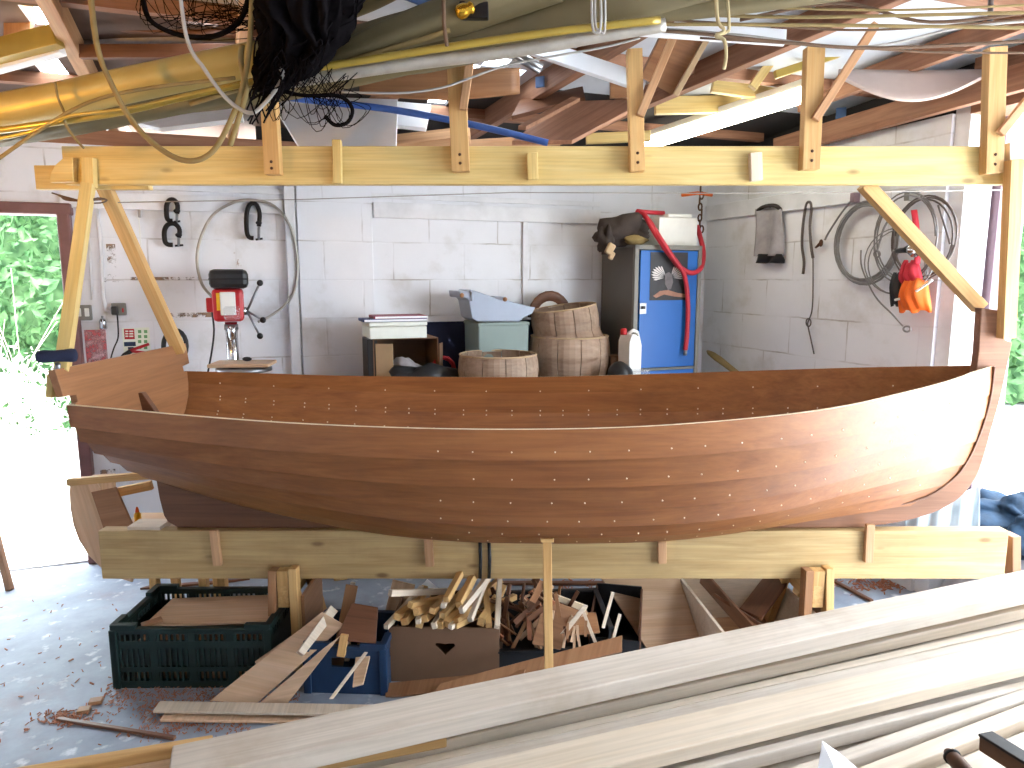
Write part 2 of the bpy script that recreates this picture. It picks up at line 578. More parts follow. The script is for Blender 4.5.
M_['book_blue'] = plain('blue_cover', (40, 60, 128), 0.5)
M_['book_red'] = plain('red_cover', (150, 44, 74), 0.5)
M_['sign_white'] = plain('sign_white', (226, 232, 216), 0.5, var=0.03)
M_['sign_green'] = plain('sign_green', (104, 158, 104), 0.5, var=0.03)
M_['poster_dark'] = plain('poster_dark', (44, 42, 46), 0.4, var=0.35, scale=9)
M_['poster_brown'] = plain('poster_brown', (170, 120, 96), 0.5, var=0.2)
M_['feather_grey'] = plain('poster_grey', (112, 104, 106), 0.5, var=0.2, scale=20)
M_['feather_white'] = plain('poster_white', (222, 216, 214), 0.5, var=0.12, scale=30)
M_['blue_cloth'] = plain('blue_cloth', (34, 62, 88), 0.85, var=0.3, scale=10, bumpy=0.5)
M_['yellow'] = plain('yellow_plastic', (232, 178, 30), 0.4)
M_['roof_under'] = plain('roof_underside', (106, 84, 74), 0.8, var=0.2, scale=3)
M_['roof_white'] = plain('white_roof_sheet', (200, 206, 214), 0.55, var=0.08, scale=3)
M_['roof_dark'] = plain('dark_roof_felt', (52, 48, 48), 0.9, var=0.2, scale=3)
M_['chip'] = wood('wood_chip', (206, 140, 104), (160, 96, 66), 2.0, 0.7, var=0.3)


def leafmat(name, a, b_):
    m, nt, b = newmat(name)
    oi = nt.nodes.new('ShaderNodeTexNoise'); oi.inputs['Scale'].default_value = 6.0
    v = coords(nt); nt.links.new(v, oi.inputs['Vector'])
    nt.links.new(ramp(nt, oi.outputs['Fac'], [(0.35, srgb(*a)), (0.65, srgb(*b_))]), b.inputs['Base Color'])
    b.inputs['Roughness'].default_value = 0.6
    b.inputs['Specular IOR Level'].default_value = 0.25
    b.inputs['Transmission Weight'].default_value = 0.0
    return m


M_['leaf'] = leafmat('hedge_leaf', (44, 80, 42), (96, 130, 82))
EXPOSURE = 0.3
SKY = 16.0
SUN = 20.0
BULB = 800.0
LW_ = 6.6
FRONT_PIECES = [(-LW_ - .2, .2, -.2, 0, 0, 2.8)]
# ------------------------------------------------------------------ camera, world, light
cam = bpy.data.cameras.new('camera')
cam.sensor_width = 36; cam.lens = 36 * F / 1024
cam.clip_start = 0.05; cam.clip_end = 200
co = bpy.data.objects.new('camera', cam); COL.objects.link(co)
co.location = CAM; co.rotation_euler = (PI / 2 - PITCH, 0, 0)
SC.camera = co
SC.view_settings.view_transform = 'Standard'; SC.view_settings.look = 'None'
SC.view_settings.exposure = EXPOSURE; SC.view_settings.gamma = 1
SC.view_settings.use_curve_mapping = False

w = bpy.data.worlds.new('sky'); SC.world = w; w.use_nodes = True
bg = w.node_tree.nodes['Background']
bg.inputs['Color'].default_value = (0.82, 0.91, 1.0, 1); bg.inputs['Strength'].default_value = SKY
sun = bpy.data.lights.new('sun', 'SUN'); sun.energy = SUN; sun.angle = math.radians(1.0); sun.color = (1, 0.96, 0.9)
so = bpy.data.objects.new('sun', sun); COL.objects.link(so)
sd = (U * -0.36 - W * 0.42 + V((0, 0, -1))).normalized()
so.rotation_euler = sd.to_track_quat('-Z', 'Y').to_euler(); so.location = (0, 0, 8)


def portal(c, x, z, sx, sz):
    """c centre, x along, facing direction = x cross z"""
    l = bpy.data.lights.new('daylight_portal', 'AREA'); l.shape = 'RECTANGLE'; l.size = sx; l.size_y = sz
    l.cycles.is_portal = True
    o = bpy.data.objects.new('daylight_portal', l); COL.objects.link(o)
    x = V(x); z = V(z); n = x.cross(z).normalized()        # light shines along -Z of the lamp
    o.matrix_basis = Matrix(((x.x, z.x, n.x, c.x), (x.y, z.y, n.y, c.y), (x.z, z.z, n.z, c.z), (0, 0, 0, 1)))
    return o


# ------------------------------------------------------------------ shell
LW = 6.6          # length of the back wall
LQ = 6.2          # depth of the shed
WT = 0.2          # wall thickness
HB = 2.30         # wall height at the back
MBACK = frame(U, (0, 0, 1), CORNER)          # local X = U, local Y = W
sD = (CORNER - onback(63, 240)).dot(U)       # right jamb of the doorway
zD = onback(40, 213).z
DW = 0.95


def wallmesh(name, pieces, mat, M):
    mb = MB()
    for x0, x1, y0, y1, z0, z1 in pieces:
        mb.box(((x0 + x1) / 2, (y0 + y1) / 2, (z0 + z1) / 2), (x1 - x0, y1 - y0, z1 - z0))
    return tag(mb.build(name, mat, M=M), kind='structure')


wallmesh('wall_back', [(-sD, 0, 0, WT, 0, HB), (-sD - DW, -sD, 0, WT, zD, HB), (-LW, -sD - DW, 0, WT, 0, HB)], M_['wallpaint'], MBACK)
# right wall: runs along -W from the corner, its room face on the plane through the corner
qR = (CORNER - onright(938, 280)).dot(W)
MRIGHT = frame(-W, (0, 0, 1), CORNER)        # local X = -W, local Y = U
qO = qR + 3.4                                # the far side of the big doorway
wallmesh('wall_right', [(-WT, qR, 0, WT, 0, 2.36), (qO, LQ, 0, WT, 0, 2.7)], M_['wallpaint'], MRIGHT)
wallmesh('wall_left', [(-WT, LQ, 0, WT, 0, 2.6)], M_['wallpaint'], frame(-W, (0, 0, 1), CORNER - U * (LW + WT)))
wallmesh('wall_front', FRONT_PIECES, M_['wallpaint'], frame(U, (0, 0, 1), CORNER - W * LQ))
mb = MB(); mb.box((0, 0, -0.05), (LW + 2 * WT, LQ + 0.4, 0.1))
mb.build('floor', M_['concrete'], M=frame(U, (0, 0, 1), room(LW / 2, LQ / 2)))
tag(bpy.data.objects['floor'], kind='structure')
mb = MB(); mb.box((0, 0, -0.08), (90, 90, 0.1))
tag(mb.build('ground', M_['ground'], M=Matrix.Translation(V((0, 0, -0.02)))), kind='structure')

# portals for the sky light
portal(room(0, (qR + qO) / 2, 1.15), W * -1, (0, 0, 1), qO - qR, 2.2)
portal(room(sD + DW / 2, 0, 1.0), U, (0, 0, 1), DW, 2.0)

# door frame (left), in brown paint
mb = MB()
fw = 0.06
for x in (-sD, -sD - DW): mb.box((x + (fw / 2 - 0.01 if x == -sD else -fw / 2), -0.005, zD / 2), (fw, 0.11, zD))
mb.box((-sD - DW / 2, -0.005, zD + fw / 2 - 0.01), (DW + 2 * fw, 0.11, fw))
tag(mb.build('door_1', M_['doorframe'], M=MBACK, bevel=0.008), kind='structure')
# threshold
mb = MB(); mb.box((-sD - DW / 2, 0.1, 0.005), (DW, 0.22, 0.012)); tag(mb.build('trim_1', M_['ground'], M=MBACK), kind='structure')


def backbox(name, px0, px1, z0, z1, depth, mat, back=0.0, bevel=0.003):
    a, b = (onback(px0, 250) - CORNER).dot(U), (onback(px1, 250) - CORNER).dot(U)
    mb = MB(); mb.box(((a + b) / 2, -depth / 2 - back, (z0 + z1) / 2), (b - a, depth, z1 - z0))
    return tag(mb.build(name, mat, M=MBACK, bevel=bevel), kind='structure')


zr = lambda px, py: onback(px, py).z
backbox('trim_2', 66, 285, zr(200, 212), zr(200, 196), 0.03, M_['whitewood'])
backbox('trim_3', 374, 598, zr(480, 221), zr(480, 206), 0.03, M_['whitewood'])
backbox('trim_4', 298, 372, 0, HB, 0.035, M_['wallpaint'])
backbox('trim_5', 286, 296, 0, HB, 0.05, M_['whitewood'])
backbox('trim_6', 522, 527, 0.9, zr(525, 222), 0.02, M_['whitewood'])
backbox('trim_7', 66, 598, zr(200, 192), zr(200, 186), 0.02, M_['whitewood'])
# timber wall plate on the wall head
mb = MB(); mb.box((-LW / 2, 0.05, HB + 0.04), (LW, 0.1, 0.08)); tag(mb.build('trim_8', M_['rafter'], M=MBACK), kind='structure')
# rail on the right wall
mb = MB()
za, zb = onright(750, 216).z, onright(750, 200).z
mb.box((qR * 0.40, -0.015, (za + zb) / 2), (qR * 0.78, 0.03, zb - za)); tag(mb.build('trim_9', M_['whitewood'], M=MRIGHT, bevel=0.003), kind='structure')
# jamb of the big doorway: white post in the wall end, painted outer post, pale outer batten
mb = MB(); mb.box((qR + 0.04, WT / 2 + 0.01, 1.27), (0.08, WT - 0.02, 2.54)); tag(mb.build('trim_10', M_['whitewood'], M=MRIGHT, bevel=0.004), kind='structure')
mb = MB(); mb.box((qR + 0.05, WT + 0.06, 1.2), (0.12, 0.09, 2.4)); tag(mb.build('trim_11', M_['post_purple'], M=MRIGHT, bevel=0.004), kind='structure')
mb = MB(); mb.box((qR + 0.07, WT + 0.16, 1.2), (0.06, 0.09, 2.4)); tag(mb.build('trim_12', M_['whitewood'], M=MRIGHT, bevel=0.004), kind='structure')
# lintel over the big doorway
mb = MB(); mb.box(((qR + qO) / 2 + 0.04, WT / 2, 2.46), (qO - qR - 0.1, WT, 0.24)); tag(mb.build('trim_13', M_['rafter'], M=MRIGHT), kind='structure')

# ------------------------------------------------------------------ roof: sheets with gaps over the rafters
HOLES = [(36, 18), (40, 26), (55, 66), (48, 58), (62, 74), (68, 78), (193, 15), (440, 63), (474, 66), (484, 64), (510, 72), (503, 69), (435, 106), (446, 112), (540, 9)]
CELL = 0.11
MROOF = frame(U - V((0, 0, 1)) * 0, (0, 0, 1), CORNER)
hol = set()
for px, py in HOLES:
    p = onroof(px, py, 0.1)
    hol.add((int(math.floor((CORNER - p).dot(U) / CELL)), int(math.floor((CORNER - p).dot(W) / CELL))))
mb = MB()
i0, i1, j0, j1 = int(-0.5 / CELL), int((LW + 0.4) / CELL), int(-0.45 / CELL), int((LQ + 0.5) / CELL)
for i in range(i0, i1):
    for j in range(j0, j1):
        if (i, j) in hol: continue
        s0, s1, q0, q1 = i * CELL, (i + 1) * CELL, j * CELL, (j + 1) * CELL
        band = j // 7 + (i // 17) * 3
        mb.mi = 0 if (i * CELL > 2.2) else 1
        if i * CELL > 2.2 and band % 4 == 1: mb.mi = 1
        if q1 < 1.1 and s0 < 2.6: mb.mi = 2
        if s0 > 4.4 and band % 3 == 0: mb.mi = 2
        f = lambda s, q, d: (-s, -q, 2.38 + 0.1 + RS * q + d)
        e = 0.0
        vs = [f(s0 - e, q0 - e, 0), f(s1 + e, q0 - e, 0), f(s1 + e, q1 + e, 0), f(s0 - e, q1 + e, 0), f(s0 - e, q0 - e, .02), f(s1 + e, q0 - e, .02), f(s1 + e, q1 + e, .02), f(s0 - e, q1 + e, .02)]
        mb.add(vs, [(0, 1, 2, 3), (7, 6, 5, 4), (1, 0, 4, 5), (2, 1, 5, 6), (3, 2, 6, 7), (0, 3, 7, 4)])
tag(mb.build('ceiling', [M_['roof_under'], M_['roof_white'], M_['roof_dark']], M=MBACK), kind='structure')
# purlins across the rafters
for k, q in enumerate((0.55, 1.5, 2.45, 3.4, 4.4)):
    mb = MB(); mb.box((-LW / 2, -q, 2.38 + 0.105 + RS * q - 0.03), (LW, 0.05, 0.05))
    tag(mb.build('roof_beam', M_['rafter'], M=MBACK), kind='structure')
# closed eaves on the right part
mb = MB(); mb.box((-1.35, 0.12, HB + 0.14), (3.4, 0.03, 0.2)); tag(mb.build('trim_14', M_['roof_dark'], M=MBACK), kind='structure')
mb = MB(); mb.box((qR / 2, 0.12, HB + 0.19), (qR + .1, 0.03, 0.36)); tag(mb.build('trim_15', M_['roof_dark'], M=MRIGHT), kind='structure')

# rafters: found where their lines of sight meet the roof plane
p0, p1 = onright(776, 148, .07), onright(1016, 79, .07)
board('roof_beam', p0, p1 + (p1 - p0) * .15, 0.045, 0.11, M_['rafter'], kind='structure', bevel=0.003)
RAFT = [  # (pixel low, pixel high, width, depth, material)
    ((356, 137), (440, 52), 0.05, 0.10, 'rafter'),
    ((470, 140), (664, 24), 0.05, 0.11, 'rafter'),
    ((562, 143), (915, -4), 0.05, 0.11, 'rafter'),
    ((846, 96), (1064, 16), 0.04, 0.09, 'rafter'),
    ((232, 146), (250, 2), 0.045, 0.09, 'rafter_pale'),
    ((122, 146), (40, -6), 0.05, 0.10, 'rafter_pale'),
    ((20, 150), (-160, 20), 0.05, 0.10, 'rafter'),
]
for a, b, wd, dp, mt in RAFT:
    p0, p1 = onroof(*a), onroof(*b)
    d = (p1 - p0).normalized()
    o = board('roof_beam', p0 - d * 0.3 + V((0, 0, dp / 2)), p1 + d * 0.5 + V((0, 0, dp / 2)), wd, dp, M_[mt], kind='structure', bevel=0.003)
# ------------------------------------------------------------------ the boat
YC = 2.85
boat = empty('rowing_boat', (0.2, YC, 0.571), 0, 'long clinker built wooden boat of varnished mahogany planks propped on a timber beam', 'boat')
TB = [(0, .437), (.15, .52), (.3, .58), (.45, .603), (.6, .585), (.75, .485), (.87, .30), (.93, .18), (.97, .08), (1, .020)]
TS = [(0, 1.170), (.25, 1.128), (.5, 1.12), (.72, 1.155), (.9, 1.212), (1, 1.25)]
TK = [(0, .815), (.12, .705), (.3, .615), (.48, .588), (.7, .589), (.82, .60), (1, .612)]
STERN = ([.06, .22, .42, .62, .79, .91, .97, 1], [0, .10, .24, .40, .55, .70, .85, 1])
MID = ([.05, .33, .595, .785, .884, .95, .987, 1], [0, .045, .205, .36, .51, .67, .85, 1])
BOW = ([.05, .20, .36, .52, .67, .80, .91, 1], [0, .12, .26, .40, .55, .70, .85, 1])
XF = [(.58, 1.05), (.612, 1.22), (.635, 1.42), (.662, 1.555), (.712, 1.70), (.765, 1.78), (.84, 1.843), (.985, 1.897), (1.12, 1.922), (1.25, 1.924)]
NS = 7
ss = lambda a, b, x: (lambda t: t * t * (3 - 2 * t))(min(1, max(0, (x - a) / (b - a))))


def knuckle(s, k):
    """centre-plane coordinates of plank line k at station s: (x, half breadth, z)"""
    wb, ws = ss(.62, 1, s), 1 - ss(0, .45, s)
    wm = 1 - wb - ws
    yk = STERN[0][k] * ws + MID[0][k] * wm + BOW[0][k] * wb
    zk = STERN[1][k] * ws + MID[1][k] * wm + BOW[1][k] * wb
    b, hs, hk = sinterp(TB, s), sinterp(TS, s), sinterp(TK, s)
    z = hk + (hs - hk) * zk
    za = 0.81 + (1.17 - 0.81) * STERN[1][k]
    xa = -1.47 - (za - 0.79) * 0.16
    zf = 0.612 + (1.25 - 0.612) * BOW[1][k]
    xf = sinterp(XF, zf)
    return xa + (xf - xa) * s, max(b * yk, 0.018), z


STN = [i / 56 for i in range(57)]
STN = [s ** 0.96 for s in STN]
PT = 0.011


def strake(j, side):
    mb = MB()
    rows = []
    for s in STN:
        lo, hi = V(knuckle(s, j)), V(knuckle(s, j + 1))
        d = (hi - lo); n = V((0, d.z, -d.y)).normalized()          # outward
        lap = 0.018 if j else 0.0
        lo2 = lo - V((0, d.y, d.z)).normalized() * lap
        o = PT * 2.0 if j else 0.0
        fade = min(1, (1 - s) / 0.06 + 0.15)                        # the laps fade out at the stem
        ol, il, oh, ih = lo2 + n * (PT + o * fade), lo2 + n * (o * fade), hi + n * PT, hi
        m1 = (ol + oh) / 2 + n * 0.0015; m2 = (il + ih) / 2 + n * 0.0015
        rows.append([ol, m1, oh, ih, m2, il])
    vs = [V((p.x, YC + side * p.y, p.z)) for r in rows for p in r]
    fs, edge = [], []
    for i in range(len(rows) - 1):
        for k in range(6):
            l = (k + 1) % 6
            q = (i * 6 + k, (i + 1) * 6 + k, (i + 1) * 6 + l, i * 6 + l)
            fs.append(q if side > 0 else tuple(reversed(q)))
            if k == 2 and j == NS - 1: edge.append(len(fs) - 1)
    e = len(rows) - 1
    fs.append((0, 1, 2, 3, 4, 5)); fs.append(tuple(e * 6 + k for k in (5, 4, 3, 2, 1, 0)))
    mb.add(vs, fs, True)
    for i in edge: mb.m[i] = 2                                      # pale ply edge along the sheer
    # copper rivet heads along the lap
    mb.mi = 1
    if j < NS:
        for i in range(26):
            s = 0.04 + i * 0.0365 + (0.004 if i % 3 == 0 else 0)
            if s > 0.97: break
            lo, hi = V(knuckle(s, j)), V(knuckle(s, j + 1))
            d = hi - lo; n = V((0, d.z, -d.y)).normalized()
            inn = side > 0
            if not inn and s < 0.34 + 0.03 * (j % 3): continue
            if inn and i % 2 and j == 6: continue
            for f in ((0.10, 0.88) if (inn and j in (3, 4)) else (0.12,)):
                if j == 0 and f < 0.5: continue
                p = lo.lerp(hi, f) + (n * (-0.001) if inn else n * (PT + (PT * 2.0 * (1 - f) if j else 0)))
                mb.ball((p.x, YC + side * p.y, p.z), 0.0036 if inn else 0.003, 5, (1, .6, 1))
    o = mb.build('strake', [M_['mahogany'], M_['rivet'], M_['ply_edge']], boat, origin=(0.2, YC, 0.8))
    o.data.set_sharp_from_angle(angle=math.radians(32))
    return o


for j in range(NS):
    for side in (-1, 1): strake(j, side)

# transom: raked board with square ears above the planking
prof = []
for k in range(NS + 1):
    x, y, z = knuckle(0, k); prof.append((y - 0.002, z))
prof += [(0.405, 1.175), (0.405, 1.20), (0.475, 1.205), (0.485, 1.30)]
pl = [(y, z - 0.79) for y, z in prof]
full = pl + [(-y, z) for y, z in reversed(pl)]
rake = math.atan(0.16)
M = Matrix.Translation(V((-1.468, YC, 0.79))) @ Matrix(((0, -math.sin(rake), -1, 0), (1, 0, 0, 0), (0, 1, -math.sin(rake), 0), (0, 0, 0, 1)))
mb = MB(); mb.prism(full, 0.026, M)
mt = wood('mahogany_transom', (166, 116, 78), (140, 94, 60), 0.8, 0.42, var=0.05)
# local frame with X across the boat so that the grain runs across
MT = Matrix.Translation(V((-1.468, YC, 0.79))) @ Matrix(((0, -0.158, -0.987, 0), (1, 0, 0, 0), (0, 0.987, -0.158, 0), (0, 0, 0, 1)))
mb = MB(); mb.prism(full, 0.026)
mb.build('transom', mt, boat, M=MT, bevel=0.002)
# stern knee: curved bracket between keel and transom
mb = MB()
kn = [(0, 0), (0, .34), (.02, .345), (.05, .29), (.09, .2), (.17, .11), (.30, .06), (.42, .035), (.42, 0)]
mb.prism([(x, z) for x, z in kn], 0.034, Matrix.Translation(V((-1.462, YC, 0.80))) @ Matrix(((1, -.16, 0, 0), (0, 0, -1, 0), (-.22, 1, 0, 0), (0, 0, 0, 1))))
mb.build('stern_knee', M_['mahogany_dark'], boat, bevel=0.003)

# keel with deadwood aft
mb = MB()
kp = [(-1.468, .82), (-1.456, .70), (-1.443, .625), (-1.428, .598), (-1.39, .575), (-1.2, .572), (1.0, .572), (1.0, .60)]
kt = [(s, knuckle(s, 0)) for s in (.7, .6, .48, .36, .24, .16, .1, .05, 0)]
kp = kp[:7] + [(1.0, .612)] + [(k[0], k[2] + 0.012) for s, k in kt]
mb.prism(kp, 0.040, Matrix.Translation(V((0, YC, 0))) @ Matrix(((1, 0, 0, 0), (0, 0, -1, 0), (0, 1, 0, 0), (0, 0, 0, 1))))
mb.build('keel', M_['mahogany_dark'], boat, bevel=0.003)
# stem: curved outside, stepped head
so_ = smooth([V((x, 0, z)) for x, z in ((1.0, .572), (1.40, .574), (1.53, .585), (1.64, .605), (1.755, .642), (1.84, .695), (1.885, .75), (1.918, .82), (1.95, .984), (1.978, 1.15), (1.998, 1.345))], 5)
si_ = smooth([V((x, 0, z)) for x, z in ((1.0, .61), (1.30, .63), (1.46, .658), (1.58, .69), (1.68, .735), (1.745, .785), (1.79, .86), (1.825, .96), (1.85, 1.07), (1.862, 1.18), (1.868, 1.30))], 5)
poly = [(p.x, p.z) for p in so_] + [(1.995, 1.352), (1.972, 1.354), (1.966, 1.468), (1.862, 1.482)] + [(p.x, p.z) for p in reversed(si_)]
mb = MB()
# triangulated strip so that the curved outline stays clean
A = [(p.x, p.z) for p in so_] + [(1.972, 1.354), (1.966, 1.468)]
B = [(p.x, p.z) for p in si_] + [(1.866, 1.36), (1.862, 1.482)]
n = len(A); hw = 0.021
vs = [(x, YC - hw, z) for x, z in A] + [(x, YC - hw, z) for x, z in B] + [(x, YC + hw, z) for x, z in A] + [(x, YC + hw, z) for x, z in B]
fs = []
for i in range(n - 1):
    fs += [(i, n + i, n + i + 1, i + 1)[::-1], (2 * n + i, 2 * n + i + 1, 3 * n + i + 1, 3 * n + i)[::-1], (i, i + 1, 2 * n + i + 1, 2 * n + i)[::-1], (n + i, 3 * n + i, 3 * n + i + 1, n + i + 1)[::-1]]
fs += [(0, 2 * n, 3 * n, n), (n - 1, 2 * n - 1, 4 * n - 1, 3 * n - 1)]
mb.add(vs, fs)
mb.build('stem', wood('mahogany_stem', (152, 106, 78), (124, 84, 60), 1.0, 0.45, var=0.05), boat, bevel=0.003)

# dark bedding seam where the planking meets the stem
for side in (-1, 1):
    pts = []
    for k in range(NS + 1):
        x, y, z = knuckle(1.0, k); pts.append(V((x + .002, YC + side * (y + .016), z)))
    mb = MB(); mb.tube(smooth(pts, 4),   .005, 6); mb.build('bedding_seam', M_['mahogany_dark'], boat)
# ------------------------------------------------------------------ lower beam under the boat
YF = 2.80
a, b = at(100, 556, YF), at(1008, 554, YF)
zt, zb_ = 0.570, at(500, 579, YF).z
low = empty('support_beam', ((a.x + b.x) / 2, YF + 0.04, zb_), 0, 'long knotty pine beam lying under the keel of the boat', 'beam')
board('plank', (a.x, YF + 0.03, (zt + zb_) / 2), (b.x - 0.005, YF + 0.03, (zt + zb_) / 2), zt - zb_, 0.06, M_['pine_stain'], up=(0, -1, 0), parent=low, bevel=0.004)
board('packing_block', at(127, 527, YF + .01) + V((0, 0.05, -.012)), at(160, 527, YF + .01) + V((0, 0.05, -.012)), 0.10, 0.026, M_['pine_pale'], parent=low) 
for (x0, y0, y1, lean) in ((216, 530, 565, 2), (429, 538, 566, 1), (662, 541, 563, 0), (869, 524, 562, -1)):
    p0, p1 = at(x0 - lean, y0, YF - 0.011), at(x0 + lean, y1, YF - 0.011)
    board('cleat', p0, p1, 0.034, 0.02, M_['rafter_pale'], up=(0, -1, 0), parent=low)
p0, p1 = at(1011, 534, YF + 0.05), at(1011, 574, YF + 0.05)
board('end_cap', p0, p1, 0.07, 0.035, M_['ply'], up=(1, 0, 0), parent=low)
# black clamp pads hanging over the beam face
for x in (480, 489):
    p0, p1 = at(x, 541, YF - 0.006), at(x, 578, YF - 0.006)
    mb = MB(); mb.tube([p0, (p0 + p1) / 2 + V((0.003, 0, 0)), p1], 0.008, 6); mb.build('strap', M_['black'], low)


def trestle(x, label, yf):
    """two upright boards with a block between them in front of the beam, two boards behind, a cross rail under it"""
    t = empty('trestle', (x, YF + 0.03, 0), 0, label, 'trestle')
    for s, dx in ((-1, -0.036), (1, 0.046)):
        board('leg', (x + dx * 1.25, yf - 0.065, 0), (x + dx, yf - 0.035, 0.425 + s * 0.004), 0.055, 0.032, M_['ply'] if s < 0 else M_['pine'], up=(1, 0, 0), parent=t)
        board('leg', (x + dx * 1.25, yf + 0.34, 0), (x + dx, yf + 0.12, 0.425), 0.055, 0.032, M_['pine'], up=(1, 0, 0), parent=t)
    board('head_block', (x + 0.005, yf - 0.035, 0.42), (x + 0.005, yf - 0.035, 0.335), 0.05, 0.047, M_['pine'], up=(1, 0, 0), parent=t)
    board('cross_rail', (x + 0.005, yf - 0.06, zb_ - 0.05), (x + 0.005, yf + 0.24, zb_ - 0.05), 0.095, 0.045, M_['pine'], up=(1, 0, 0), parent=t)
    board('side_panel', (x + 0.076, yf - 0.035, 0.16), (x + 0.076, yf + 0.24, 0.16), 0.29, 0.014, M_['ply'], up=(1, 0, 0), parent=t)
    return t


trestle(at(287, 600, YF).x, 'wooden trestle with two upright boards beside the green crate', YF)
trestle(at(811, 590, YF).x, 'wooden trestle standing at the bow end beside the open wooden box', YF)

# ------------------------------------------------------------------ upper beam over the boat
YU = 2.85
a, b = at(63, 168, YU - 0.02), at(1006, 163, YU - 0.02)
zT, zB = at(500, 146, YU - .02).z, at(500, 184.5, YU - .02).z
up_ = empty('overhead_beam', ((a.x + b.x) / 2, YU, zB), 0, 'long yellow pine beam hanging level above the boat', 'beam')
board('plank', (a.x, YU, (zT + zB) / 2), (b.x, YU, (zT + zB) / 2), zT - zB, 0.04, M_['pine_yellow'], up=(0, -1, 0), parent=up_, bevel=0.003)
p0, p1 = at(38, 178, YU + .04), at(150, 178, YU + .04)
board('extension_plank', p0, p1, at(40, 165, YU + .04).z - at(40, 189, YU + .04).z, 0.038, M_['pine_yellow'], up=(0, -1, 0), parent=up_)
# quarter-round bracket, blocks
q = [at(52, 183, YU - .035), at(75, 182, YU - .035), at(75, 158, YU - .035), at(66, 158, YU - .035), at(57, 166, YU - .035), at(52, 175, YU - .035)]
mb = MB(); mb.prism([(p.x, p.z) for p in q], 0.028, Matrix.Translation(V((0, YU - .035, 0))) @ Matrix(((1, 0, 0, 0), (0, 0, -1, 0), (0, 1, 0, 0), (0, 0, 0, 1))))
mb.build('corner_bracket', M_['pine_yellow'], up_, bevel=0.002)
for x, y0, y1, wd in ((89, 158, 187, .045), (337, 140, 184, .032), (532, 153, 180, .04), (755, 153, 181, .045)):
    p0, p1 = at(x, y0, YU - .037), at(x + 1, y1, YU - .037)
    board('block', p0, p1, wd, 0.03, M_['pine_yellow'] if x < 600 else M_['pine_pale'], up=(0, -1, 0), parent=up_)  # block colours carry the change from warm light to daylight along the beam
p = at(1012, 160, YU - .03)
board('end_block', at(1012, 143, YU - .03), at(1012, 185, YU - .03), 0.05, 0.05, M_['pine_pale'], up=(0, -1, 0), parent=up_)

# ------------------------------------------------------------------ hangers from the roof to the upper beam
HANG = [  # x bottom, y bottom, x top, y top, width px, brace
    (274, 175, 269, 92, 15, None, 'slim pine hanger under the black netting, bolted to the overhead beam'),
    (461, 172, 456, 60, 17, ((463, 110), (470, 62)), 'pine hanger with a short side piece, nearest below the rolled sails'),
    (637, 172, 634, 50, 14, ((640, 116), (676, 30)), 'pine hanger with a long brace beside the brown boxed board'),
    (809, 170, 814, 48, 17, ((815, 120), (876, 24)), 'pine hanger with a long brace at the right end of the glowing tube light'),
    (991, 174, 995, 48, 17, ((1000, 134), (1052, 70)), 'pine hanger with a short brace nearest the bow end of the overhead beam'),
]
for xb, yb, xt, yt, wp, br, lab in HANG:
    yh = YU - .045
    p0, p1 = at(xb, yb, yh), at(xt, yt, yh)
    h = empty('roof_hanger', p0, 0, lab, 'hanger', 'hangers along the overhead beam')
    wd = wp / F * 2.8
    board('post', p0, p1, wd, 0.045, M_['pine'], up=(0, -1, 0), parent=h)
    if br:
        q0, q1 = at(*br[0], yh - .036), at(*br[1], yh - .036)
        board('brace', q0, q1, 0.03, 0.022, M_['rafter_pale'], up=(0, -1, 0), parent=h)
    for k in (0.12, 0.25):
        s = p0.lerp(p1, k * .6)
        mb = MB(); mb.ball(s + V((0, -.024, 0)), 0.006, 6, (1, .4, 1)); mb.build('bolt_head', M_['rust'], h)
# ------------------------------------------------------------------ struts between the boat and the upper beam
p0, p1 = at(88, 186, 2.80), at(62, 372, 2.43)
board('strut', p1, p0, 0.042, 0.045, M_['pine_yellow'], up=(0.25, -1, 0), label='sloping yellow strut from the overhead beam down to the clamped near corner of the transom', cat='strut', group='struts bracing the boat')
p0, p1 = at(104, 186, 2.90), at(180, 352, 3.24)
board('strut', p1, p0, 0.05, 0.045, M_['pine'], up=(0, -1, 0.3), label='sloping pine strut from the overhead beam to the far corner of the transom', cat='strut', group='struts bracing the boat')
p0, p1 = at(864, 184, 2.90), at(980, 308, 2.90)
board('strut', p1, p0, 0.05, 0.05, M_['pine'], up=(0, -1, 0), label='diagonal pine strut running down to the top of the stem', cat='strut', group='struts bracing the boat')
p0, p1 = at(1014, 160, 2.775), at(1006, 338, 2.80)
board('strut', p1, p0, 0.05, 0.045, M_['pine'], up=(0, -1, 0), label='upright pine strut in front of the stem head at the bow end', cat='strut', group='struts bracing the boat')
# thin prop in front of the boat
pr = empty('prop_stick', atz(550, 668, 0.0) * 1, 0, 'thin upright pine prop with a small cross piece under the bilge of the boat', 'prop')
pt = at(547, 541, 2.50); pb = at(550, 735, 2.36)
pb = V((at(550, 668, 2.40).x, 2.40, 0.0))
board('stick', pb, pt, 0.032, 0.022, M_['pine'], up=(0, -1, 0), parent=pr)
board('cross_piece', pt + V((-.024, 0, .008)), pt + V((.024, 0, .008)), 0.04, 0.014, M_['pine'], parent=pr)

